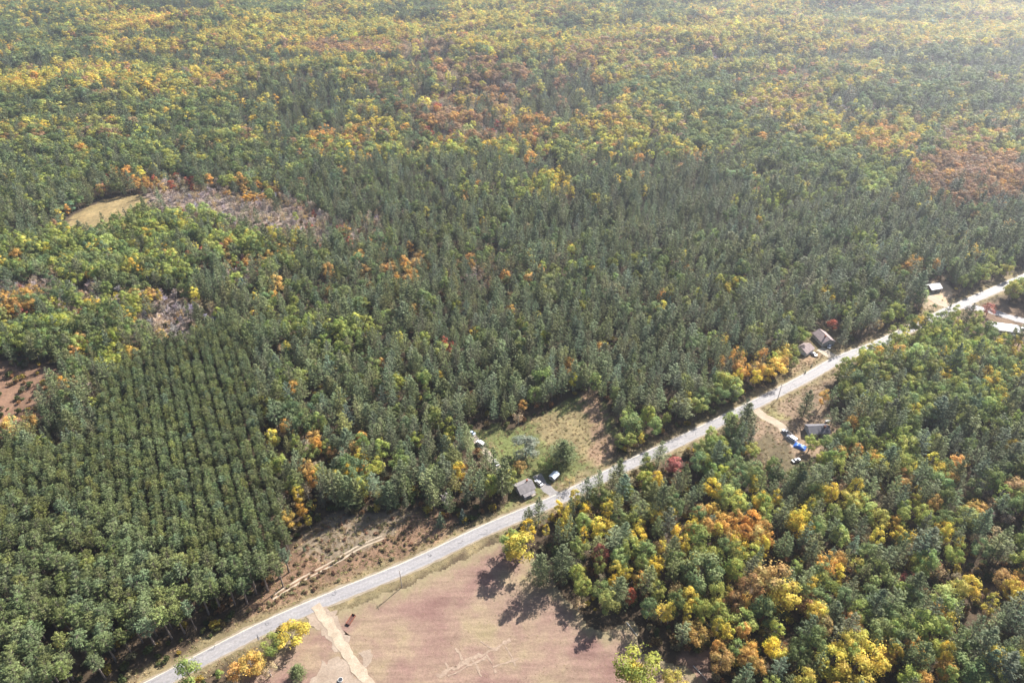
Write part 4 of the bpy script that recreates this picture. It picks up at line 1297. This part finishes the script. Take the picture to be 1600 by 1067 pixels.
# rows are counted from the scrub meadow side, trees from the road end
for i in np.where(single)[0]:
    s = TR['sp'][i]
    lab = f"{COLOR_WORD[s]} {NOUN[s]}, {ordinal(int(rank[i]))} nearest of its kind to {LANDMARKS[near[i]][1]}"
    individual(kname(s), TR['x'][i], TR['y'][i], TR['z'][i] - .05, int(TR['pi'][i]), TR['sx'][i], TR['sz'][i], TR['rz'][i], TR['tint'][i], lab, 'bush' if s == 'S' else 'tree', GROUP[s])
gh = np.random.default_rng(71)
for (u_, v_, s, H, wf, lab), (hx, hy) in zip(HERO, hero_xy):
    if lab is None:
        continue
    cls = SHAPE[s][0]
    if s in 'Y' and wf < .85:
        cls = 'narrow'
    if s == 'P' and wf >= 1.2:
        cls = 'roundpine'
        wf = wf / 1.25
    ids = CLS[cls]
    pidx = int(ids[gh.integers(0, len(ids))])
    sz = H / PROTO[pidx]['H']
    t = tints(np.array([s]), gh, np.array([hx]), np.array([hy]))[0]
    individual(kname(s), hx, hy, -.05, pidx, wf * (.5 + .5 * sz) if H > 6 else wf * sz * 1.1, sz, gh.uniform(0, 6.28), t, lab, 'bush' if ('bush' in lab or 'shrub' in lab) else 'tree', None)

for nm, letters, lab in (('pine_forest', 'RPC', 'dense dark green pine forest spreading back to the hazy distance'), ('broadleaf_forest', 'GLYOUD', 'autumn broadleaf woods in green, yellow, orange and russet among the pines'),
                         ('bare_thicket', 'BAS', 'thin grey and tan leafless thickets in the low wet ground')):
    ids = np.where(np.isin(TR['sp'], list(letters)) & ~single)[0]
    scatter(nm, TR['x'][ids], TR['y'][ids], TR['z'][ids] - .05, TR['pi'][ids], TR['sx'][ids], TR['sz'][ids], TR['rz'][ids], TR['tint'][ids], lab, 'forest')
n = len(UNDER['x'])
pk = np.array(CLS['shrub'])[g.integers(0, 3, n)]
scatter('undergrowth', UNDER['x'], UNDER['y'], np.zeros(n), pk, UNDER['W'] * (.35 + .65 * UNDER['H'] / 3), UNDER['H'] / 3, g.uniform(0, 6.28, n), UNDER['tint'], 'low rusty and olive undergrowth between the trees and on the scrub meadow', 'undergrowth')

# dry grass on the verges, meadow and yards
gq = np.random.default_rng(91)
n = 90000
bx = gq.uniform(-170, 330, n); by = gq.uniform(120, 420, n)
d_ = distline(bx, by, ROAD)
keep = ((d_ > 4.6) & (d_ < 10) & (gq.random(n) < .75))
for poly, dens in ((MEADOW, 1.0), (YARD, .6), (LAWN, .35), (VERGE, .4)):
    keep |= inpoly(bx, by, poly) & (gq.random(n) < dens) & (d_ > 4.8)
keep |= inpoly(bx, by, FIELD) & (gq.random(n) < .30) & (d_ > 4.8)
for nm, (ln, hw) in DRIVE_LINES.items():
    keep &= distline(bx, by, gp(ln)) > hw + .2
bx, by = bx[keep], by[keep]
n = len(bx)
cols = np.array([(.34, .26, .13), (.38, .29, .16), (.30, .19, .12), (.22, .22, .08), (.33, .22, .13)])[gq.integers(0, 5, n)] * np.exp(gq.normal(0, .2, n))[:, None]
infl = inpoly(bx, by, FIELD)
hs_ = np.where(infl, gq.uniform(.2, .42, n), gq.uniform(.45, 1.0, n))
scatter('grass', bx, by, np.zeros(n), np.array(CLS['tuft'])[gq.integers(0, 3, n)], hs_ * 1.3, hs_, gq.uniform(0, 6.28, n), cols, 'dry tan grass tufts on the verges, meadow and field', 'grass')

# ------------------------------------------------------------------ buildings
M['wall_dark'] = flat_mat('brown_siding', (.20, .165, .14), .85, .12, 2)
M['wall_grey'] = flat_mat('grey_siding', (.34, .33, .32), .85, .1, 2)
M['wall_white'] = flat_mat('white_siding', (.66, .65, .63), .8, .08, 2)
M['roof_grey'] = flat_mat('weathered_grey_shingles', (.20, .182, .18), .9, .25, .8)
M['roof_pink'] = flat_mat('faded_pink_brown_shingles', (.27, .21, .20), .9, .25, .8)
M['roof_dark'] = flat_mat('charcoal_shingles', (.13, .125, .135), .9, .2, .8)
M['roof_white'] = flat_mat('white_sheet_metal', (.72, .70, .69), .45, .07, .6, spec=.5)
M['roof_blue'] = flat_mat('pale_blue_sheet_metal', (.46, .53, .60), .4, .1, .8, spec=.5)
M['trim'] = flat_mat('white_trim', (.72, .71, .69), .6, .05, 2)
M['door'] = flat_mat('dark_door', (.10, .07, .055), .6, .1, 2)
M['metal'] = flat_mat('grey_metal', (.38, .38, .39), .4, .1, 2, metal=.6)
M['brick'] = flat_mat('chimney_brick', (.30, .13, .09), .9, .25, 4)
M['deck'] = flat_mat('weathered_deck', (.30, .26, .22), .9, .2, 1.5)
m, nt, out = newmat('window_glass')
p = N(nt, 'ShaderNodeBsdfPrincipled', i_Roughness=.06)
p.inputs['Base Color'].default_value = (.03, .035, .04, 1)
p.inputs['Specular IOR Level'].default_value = .7
nt.links.new(p.outputs[0], out.inputs[0])
M['glass'] = m


def window(root, x, y, z, w, h, side):
    """side: +-1 for the long walls (normal along y), 2 for a gable wall (normal along x)"""
    fr = MB(); pn = MB(); t = .06
    def bar(a0, a1, z0, z1, m_, d):
        if abs(side) == 1:
            m_.box(x + a0, x + a1, min(y, y + side * d), max(y, y + side * d), z0, z1)
        else:
            s_ = 1 if side > 0 else -1
            m_.box(min(x, x + s_ * d), max(x, x + s_ * d), y + a0, y + a1, z0, z1)
    bar(-w / 2 - .1, -w / 2, z - .1, z + h + .1, fr, t); bar(w / 2, w / 2 + .1, z - .1, z + h + .1, fr, t)
    bar(-w / 2, w / 2, z - .1, z, fr, t); bar(-w / 2, w / 2, z + h, z + h + .1, fr, t); bar(-.03, .03, z, z + h, fr, t)
    f = fr.build('window', M['trim'], root)
    bar(-w / 2, -.03, z, z + h, pn, .025); bar(.03, w / 2, z, z + h, pn, .025)
    pn.build('pane', M['glass'], f)


def house(name, label, px, L, D, wh, rh, yaw, wall, roof, over=.45, chimney=None, porch=None, garage=False, cat='house', windows=3, group=None, doorside=-1):
    p = at(px[0], px[1], wh * .8)
    e = link(name, None, None, (p[0], p[1], 0), (0, 0, yaw))
    tag(e, label, cat, group)
    hx, hy = L / 2, D / 2
    b = MB()
    b.add([(-hx, -hy, -.2), (hx, -hy, -.2), (hx, hy, -.2), (-hx, hy, -.2), (-hx, -hy, wh), (hx, -hy, wh), (hx, hy, wh), (-hx, hy, wh), (-hx, 0, wh + rh), (hx, 0, wh + rh)],
          [(0, 3, 2, 1), (0, 1, 5, 4), (2, 3, 7, 6), (1, 2, 6, 9, 5), (3, 0, 4, 8, 7), (4, 5, 9, 8), (6, 7, 8, 9)])
    b.build('wall', wall, e)
    sl = rh / hy
    rf = MB(); t = .14
    for s in (-1, 1):
        y0, z0 = s * (hy + over), wh - sl * over + .04
        v = [(-hx - over, y0, z0), (hx + over, y0, z0), (hx + over, 0, wh + rh + .04), (-hx - over, 0, wh + rh + .04)]
        v += [(a_, b_, c_ + t) for a_, b_, c_ in v]
        rf.add(v, [(0, 3, 2, 1), (4, 5, 6, 7), (0, 1, 5, 4), (1, 2, 6, 5), (2, 3, 7, 6), (3, 0, 4, 7)] if s < 0 else [(0, 1, 2, 3), (7, 6, 5, 4), (4, 5, 1, 0), (5, 6, 2, 1), (6, 7, 3, 2), (7, 4, 0, 3)])
    r = rf.build('roof', roof, e)
    MB().prism([(-.16, wh + rh + .12), (0, wh + rh + .26), (.16, wh + rh + .12)], -hx - over - .02, hx + over + .02)
    rc = MB()
    rc.add([(-hx - over - .03, -.2, wh + rh + .13), (hx + over + .03, -.2, wh + rh + .13), (hx + over + .03, .2, wh + rh + .13), (-hx - over - .03, .2, wh + rh + .13), (-hx - over - .03, 0, wh + rh + .25), (hx + over + .03, 0, wh + rh + .25)],
           [(0, 3, 2, 1), (0, 1, 5, 4), (2, 3, 4, 5), (1, 2, 5), (3, 0, 4)])
    rc.build('ridge_cap', roof, r)
    if chimney:
        cx, cy = chimney
        zc = wh + rh * (1 - abs(cy) / hy)
        c = MB(); c.box(cx - .35, cx + .35, cy - .35, cy + .35, zc - .3, wh + rh + .8); c.box(cx - .43, cx + .43, cy - .43, cy + .43, wh + rh + .8, wh + rh + .95)
        c.build('chimney', M['brick'], r)
    s = doorside
    if garage:
        for gx in (-hx * .45, hx * .45):
            g_ = MB(); g_.box(gx - 1.3, gx + 1.3, min(s * hy, s * (hy + .05)), max(s * hy, s * (hy + .05)), 0, 2.2)
            d_ = g_.build('garage_door', M['trim'], e)
            h_ = MB(); h_.box(gx - .15, gx + .15, min(s * (hy + .05), s * (hy + .1)), max(s * (hy + .05), s * (hy + .1)), .8, .86); h_.build('handle', M['metal'], d_)
    else:
        g_ = MB(); g_.box(-.5, .5, min(s * hy, s * (hy + .06)), max(s * hy, s * (hy + .06)), 0, 2.05)
        d_ = g_.build('door', M['door'], e)
        h_ = MB(); h_.box(.32, .40, min(s * (hy + .06), s * (hy + .12)), max(s * (hy + .06), s * (hy + .12)), 1.0, 1.06); h_.build('handle', M['metal'], d_)
        for sd_ in (-1, 1):
            for k in range(windows):
                wx = -hx + L * (k + .5) / windows
                if sd_ == s and abs(wx) < 1.3:
                    continue
                window(e, wx, sd_ * hy, .95, 1.2, 1.05, sd_)
        for sd_ in (-2, 2):
            window(e, (hx if sd_ > 0 else -hx), 0, .95, 1.3, 1.1, sd_)
    if porch:
        px0, px1, dep = porch
        pr = MB()
        y0, y1 = s * (hy + .1), s * (hy + dep)
        v = [(px0, y0, wh - .25), (px1, y0, wh - .25), (px1, y1, wh - .75), (px0, y1, wh - .75)]
        v += [(a_, b_, c_ + .1) for a_, b_, c_ in v]
        f = [(0, 3, 2, 1), (4, 5, 6, 7), (0, 1, 5, 4), (1, 2, 6, 5), (2, 3, 7, 6), (3, 0, 4, 7)]
        pr.add(v, f if (y1 - y0) > 0 else [tuple(reversed(q)) for q in f])
        po = pr.build('porch_roof', roof, e)
        for q in (px0 + .15, (px0 + px1) / 2, px1 - .15):
            MB().cyl((q, y1 - s * .15, 0), (q, y1 - s * .15, wh - .72), .07, .07, 6).build('porch_post', M['trim'], po)
        dk = MB(); dk.box(px0, px1, min(y0, y1), max(y0, y1), .05, .3); dk.build('deck', M['deck'], e)
    return e


house('house', 'small house with weathered grey gable roof and dark walls beside the road', (819, 761), 7.6, 6.6, 2.5, 2.0, RANG, M['wall_dark'], M['roof_grey'], chimney=(1.9, .7), porch=(-3.0, 3.2, 2.2))
house('shed', 'tiny shed with pale blue metal roof across the drive from small grey house', (866, 743), 3.9, 3.0, 2.1, .8, RANG + .35, M['wall_grey'], M['roof_blue'], .25, cat='shed', windows=1)
house('house', 'grey pink gabled house in tree shade behind the driveway', (1287, 528), 11.0, 8.0, 2.8, 2.2, RANG + R(72), M['wall_grey'], M['roof_pink'], chimney=(-2.2, 1.1))
house('garage', 'low garage with faded pinkish roof beside the lawn', (1258, 545), 8.0, 6.8, 2.4, 1.7, RANG + R(8), M['wall_white'], M['roof_pink'], garage=True, cat='garage')
house('shed', 'tiny white roofed shed poking out of the pines', (1205, 501), 4.2, 3.4, 2.4, 1.1, RANG - .3, M['wall_dark'], M['roof_white'], .3, cat='shed', windows=1)
house('shed', 'pale roofed shed with shadowed dark front on a sandy yard', (1458, 449), 8.5, 6.5, 2.8, 1.8, RANG - .25, M['wall_dark'], M['roof_white'], .4, cat='shed', windows=2)
house('farm_building', 'long white roofed building near the side road', (1567, 512), 15.5, 8.5, 3.0, 2.0, R(-14), M['wall_white'], M['roof_white'], .5, cat='building', windows=4)
house('house', 'dark roofed house half hidden by trees at the sandy drive', (1277, 671), 10.2, 6.8, 2.6, 1.8, R(2), M['wall_grey'], M['roof_dark'], chimney=(2.9, -.9))

# ------------------------------------------------------------------ vehicles and small things
def car(name, label, px, yaw, col, kind='sedan'):
    p = at(px[0], px[1], .6)
    e = link(name, None, None, (p[0], p[1], .05), (0, 0, yaw))
    tag(e, label, {'pickup': 'pickup truck', 'van': 'van'}.get(kind, 'car'))
    pm = flat_mat(name + '_paint', col, .3, .04, 1, spec=.6)
    L, W = (4.6, .9) if kind == 'sedan' else (5.3, .97)
    if kind == 'van':
        prof = [(-L / 2, .35), (-L / 2, 1.1), (-L / 2 + .15, 1.9), (L / 2 - 1.7, 1.95), (L / 2 - .8, 1.15), (L / 2, 1.0), (L / 2, .35)]
    elif kind == 'pickup':
        prof = [(-L / 2, .4), (-L / 2, 1.05), (L / 2 - 1.5, 1.08), (L / 2 - .05, .98), (L / 2, .4)]
    else:
        prof = [(-L / 2, .35), (-L / 2 + .03, .85), (-L / 2 + .8, .95), (L / 2 - 1.3, .93), (L / 2 - .1, .78), (L / 2, .35)]
    MB().prism(prof, -W, W).build('body', pm, e)
    if kind != 'van':
        c0, c1, ct = (-L / 2 + .75, L / 2 - 1.25, 1.45) if kind == 'sedan' else (-.35, L / 2 - 1.45, 1.75)
        zb = .94 if kind == 'sedan' else 1.07
        a0, a1 = c0 + (.55 if kind == 'sedan' else .12), c1 - .65
        v = [(c0, -W * .93, zb), (c1, -W * .93, zb), (c1, W * .93, zb), (c0, W * .93, zb), (a0, -W * .74, ct), (a1, -W * .74, ct), (a1, W * .74, ct), (a0, W * .74, ct)]
        MB().add(v, [(0, 3, 2, 1), (0, 1, 5, 4), (1, 2, 6, 5), (2, 3, 7, 6), (3, 0, 4, 7), (4, 5, 6, 7)]).build('glasshouse', M['glass'], e)
        MB().box(a0 + .02, a1 - .02, -W * .73, W * .73, ct + .003, ct + .05).build('roof', pm, e)
    else:
        MB().add([(L / 2 - 1.66, -W * .85, 1.93), (L / 2 - .84, -W * .85, 1.22), (L / 2 - .84, W * .85, 1.22), (L / 2 - 1.66, W * .85, 1.93)], [(0, 1, 2, 3)]).build('windshield', M['glass'], e).location = (.03, 0, .03)
        for s in (-1, 1):
            b_ = MB(); b_.box(-L / 2 + .5, L / 2 - 1.7, min(s * W, s * (W + .01)), max(s * W, s * (W + .01)), 1.2, 1.7); b_.build('side_window', M['glass'], e)
    if kind == 'pickup':
        b_ = MB(); b_.box(-L / 2 + .1, -.5, -W * .85, W * .85, 1.068, 1.09); b_.build('cargo_bed', M['door'], e)
    for sx in (-L * .31, L * .32):
        for s in (-1, 1):
            w_ = MB().cyl((sx, s * (W - .2), .34), (sx, s * (W + .02), .34), .34, .34, 12).build('wheel', M['door'], e)
            MB().cyl((sx, s * (W + .02), .34), (sx, s * (W + .04), .34), .2, .2, 10).build('rim', M['metal'], w_)
    for s in (-.6, .6):
        b_ = MB(); b_.box(L / 2 - .02, L / 2 + .03, s - .18, s + .18, .62, .78); b_.build('headlight', M['trim'], e)


car('parked_car', 'white car parked on the grey drive beside the small house', (842, 754), R(125) + .1, (.74, .74, .75))
car('parked_car', 'pale blue car at the far end of the yard track', (736, 676), R(150), (.42, .52, .66))
car('parked_van', 'white van on the yard track behind the small house', (751, 693), R(140), (.75, .74, .74), 'van')
car('parked_car', 'white car with dark windows on the yard track near small house', (775, 723), R(118), (.70, .68, .67))
car('pickup_truck', 'dark pickup truck at the near end of the yard track', (782, 739), R(125), (.06, .055, .06), 'pickup')
car('parked_car', 'white car in shade beside the grey pink house', (1296, 541), R(60), (.75, .75, .77))
car('parked_car', 'white car in front of the pinkish roofed garage', (1271, 553), R(120), (.72, .69, .69))
car('parked_van', 'white van on the sandy drive beside the blue tarp', (1237, 685), R(128), (.76, .76, .77), 'van')
car('pickup_truck', 'grey pickup truck on the sandy drive under tree shade', (1229, 676), R(120), (.28, .29, .31), 'pickup')
car('parked_car', 'pale grey car at the drive end below the blue tarp', (1244, 719), R(20), (.72, .71, .68))
car('parked_car', 'white car parked before the long white roofed building', (1584, 525), R(20), (.76, .76, .76))
car('parked_car', 'dark car beside the side road at the picture edge', (1597, 514), R(-20), (.05, .055, .07))

# blue tarpaulin over a heap
p = at(1250, 697, .5)
gq = np.random.default_rng(5)
nx_, ny_ = 13, 11
V, Fc = [], []
for j in range(ny_):
    for i in range(nx_):
        a_, b_ = i / (nx_ - 1) * 2 - 1, j / (ny_ - 1) * 2 - 1
        h_ = 1.25 * (1 - max(abs(a_), abs(b_)) ** 3) + .12 * gq.normal() * (1 - max(abs(a_), abs(b_))) + .12
        V.append((a_ * 2.9 + .1 * gq.normal(), b_ * 1.9 + .1 * gq.normal(), max(.05, h_)))
for j in range(ny_ - 1):
    for i in range(nx_ - 1):
        q = j * nx_ + i
        Fc.append((q, q + 1, q + nx_ + 1, q + nx_))
M['tarp'] = flat_mat('blue_tarp', (.05, .16, .55), .45, .1, 1.5, spec=.5)
M['rope'] = flat_mat('pale_rope', (.6, .57, .5), .8, .1, 3)
tp = link('tarp_covered_pile', None, None, (p[0], p[1], 0), (0, 0, R(-38)))
tag(tp, 'bright blue tarp thrown over a heap beside the sandy drive', 'tarp')
link('tarp', mesh('tarp', V, Fc, (M['tarp'],)), tp)
for q in (-1.1, 1.1):
    MB().cyl((q, -1.95, .1), (q, -1.3, 1.25), .03, .03, 5).cyl((q, -1.3, 1.25), (q, 1.3, 1.42), .03, .03, 5).cyl((q, 1.3, 1.25), (q, 1.95, .1), .03, .03, 5).build('rope', M['rope'], tp)

# rusty open trough / wagon body in the field
M['rust'] = flat_mat('rusty_steel', (.27, .095, .06), .8, .4, 1.2)
M['rust_dark'] = flat_mat('dark_rust', (.10, .05, .04), .85, .3, 1.2)
p = at(548, 967, .6)
q_ = at(541, 977)[:2] - at(554, 957)[:2]
tr = link('steel_trough', None, None, (p[0], p[1], 0), (0, 0, math.atan2(q_[1], q_[0])))
tag(tr, 'long rusty red open steel trough lying in the field by the sandy drive', 'trough')
L_, W_, Hh = 2.2, .72, .8
MB().box(-L_, L_, -W_, W_, .12, .22).build('floor', M['rust_dark'], tr)
for s in (-1, 1):
    b = MB(); b.box(-L_, L_, min(s * W_, s * (W_ + .07)), max(s * W_, s * (W_ + .07)), .12, Hh)
    sd_ = b.build('side_panel', M['rust'], tr)
    for k in range(6):
        x_ = -L_ + .3 + k * (2 * L_ - .6) / 5
        b = MB(); b.box(x_ - .05, x_ + .05, min(s * (W_ + .07), s * (W_ + .14)), max(s * (W_ + .07), s * (W_ + .14)), .15, Hh - .02); b.build('rib', M['rust_dark'], sd_)
    b = MB(); b.box(min(s * L_, s * (L_ + .07)), max(s * L_, s * (L_ + .07)), -W_ - .07, W_ + .07, .12, Hh); b.build('end_panel', M['rust_dark'], tr)
    b = MB(); b.box(-L_ + .2, L_ - .2, s * .7 - .08, s * .7 + .08, 0, .12); b.build('skid', M['rust_dark'], tr)

# white tank and tub
for lab, px, yaw in (('white horizontal gas tank behind the dark roofed house', (1293, 658), .2),):
    p = at(*px, .6)
    tk = link('gas_tank', None, None, (p[0], p[1], 0), (0, 0, yaw))
    tag(tk, lab, 'tank')
    MB().cyl((-1.2, 0, .75), (1.2, 0, .75), .45, .45, 14).cyl((1.2, 0, .75), (1.38, 0, .75), .45, .22, 14).cyl((-1.2, 0, .75), (-1.38, 0, .75), .45, .22, 14).build('tank_body', M['trim'], tk)
    MB().cyl((0, 0, 1.18), (0, 0, 1.38), .12, .1, 8).build('valve_dome', M['metal'], tk)
    for s in (-.8, .8):
        b = MB(); b.box(s - .08, s + .08, -.35, .35, 0, .4); b.build('support', M['metal'], tk)
p = at(532, 1062, .3)
tb = link('water_tub', None, None, (p[0], p[1], .03))
tag(tb, 'white tub on bare dirt at the picture bottom beside the field drive', 'tub')
MB().cyl((0, 0, 0), (0, 0, .65), .75, .9, 16).build('tub_body', M['trim'], tb)
MB().cyl((0, 0, .651), (0, 0, .67), .8, .8, 16).build('water', M['pond'], tb)

# utility poles
M['pole'] = flat_mat('weathered_pole_wood', (.36, .31, .27), .9, .25, 2)
for px, lab in (((628, 917), 'wooden utility pole at the field edge casting a long thin shadow'), ((1215, 624), 'wooden utility pole on the verge near the sandy drive')):
    p = at(*px)
    e = link('utility_pole', None, None, (p[0], p[1], 0), (0, 0, RANG))
    tag(e, lab, 'pole', 'utility poles along the road')
    MB().cyl((0, 0, -.5), (0, 0, 10.5), .19, .13, 8).build('post', M['pole'], e)
    b = MB(); b.box(-.06, .06, -1.2, 1.2, 9.7, 9.84)
    ca_ = b.build('crossarm', M['pole'], e)
    for q in (-1.05, 0.55, 1.05):
        MB().cyl((0, q, 9.84), (0, q, 10.05), .05, .06, 8).build('insulator', M['trim'], ca_)
    MB().cyl((.1, .2, 8.3), (.1, .2, 9.1), .2, .2, 10).build('transformer', M['metal'], e)

# fallen trunks at the wood's edge
for a_, b_, lab in (((979, 972), (996, 994), 'pale fallen trunk lying in shade at the wood edge'), ((1083, 1040), (1106, 1064), 'pale fallen trunk in the brown glade')):
    A_, B_ = at(*a_), at(*b_)
    e = link('fallen_trunk', None, None, (A_[0], A_[1], 0))
    tag(e, lab, 'log')
    d_ = Vector((B_ - A_))
    MB().cyl((0, 0, .22), (d_.x, d_.y, .3), .2, .09, 8).build('trunk', M['birchbark'], e)
    sd_ = Vector((-d_.y, d_.x, 0)).normalized()
    for q, s in ((.5, 1), (.7, -1), (.85, 1)):
        MB().cyl(d_ * q + Vector((0, 0, .28)), d_ * q + sd_ * s * .9 + d_.normalized() * .5 + Vector((0, 0, .5)), .05, .02, 5).build('branch', M['birchbark'], e)

# ------------------------------------------------------------------ autumn haze
m, nt, out = newmat('thin_haze')
vol = N(nt, 'ShaderNodeVolumePrincipled')
vol.inputs['Color'].default_value = (.84, .88, 1.0, 1)
vol.inputs['Density'].default_value = 0.00015
vol.inputs['Anisotropy'].default_value = 0.68
nt.links.new(vol.outputs[0], out.inputs['Volume'])
b = MB()
b.box(-3050, 3050, -950, 4650, float(GZ.min()) - 1.5, 262)
hz = b.build('haze', m)
tag(hz, 'thin pale blue autumn haze over the whole forest', 'haze', kind='stuff')
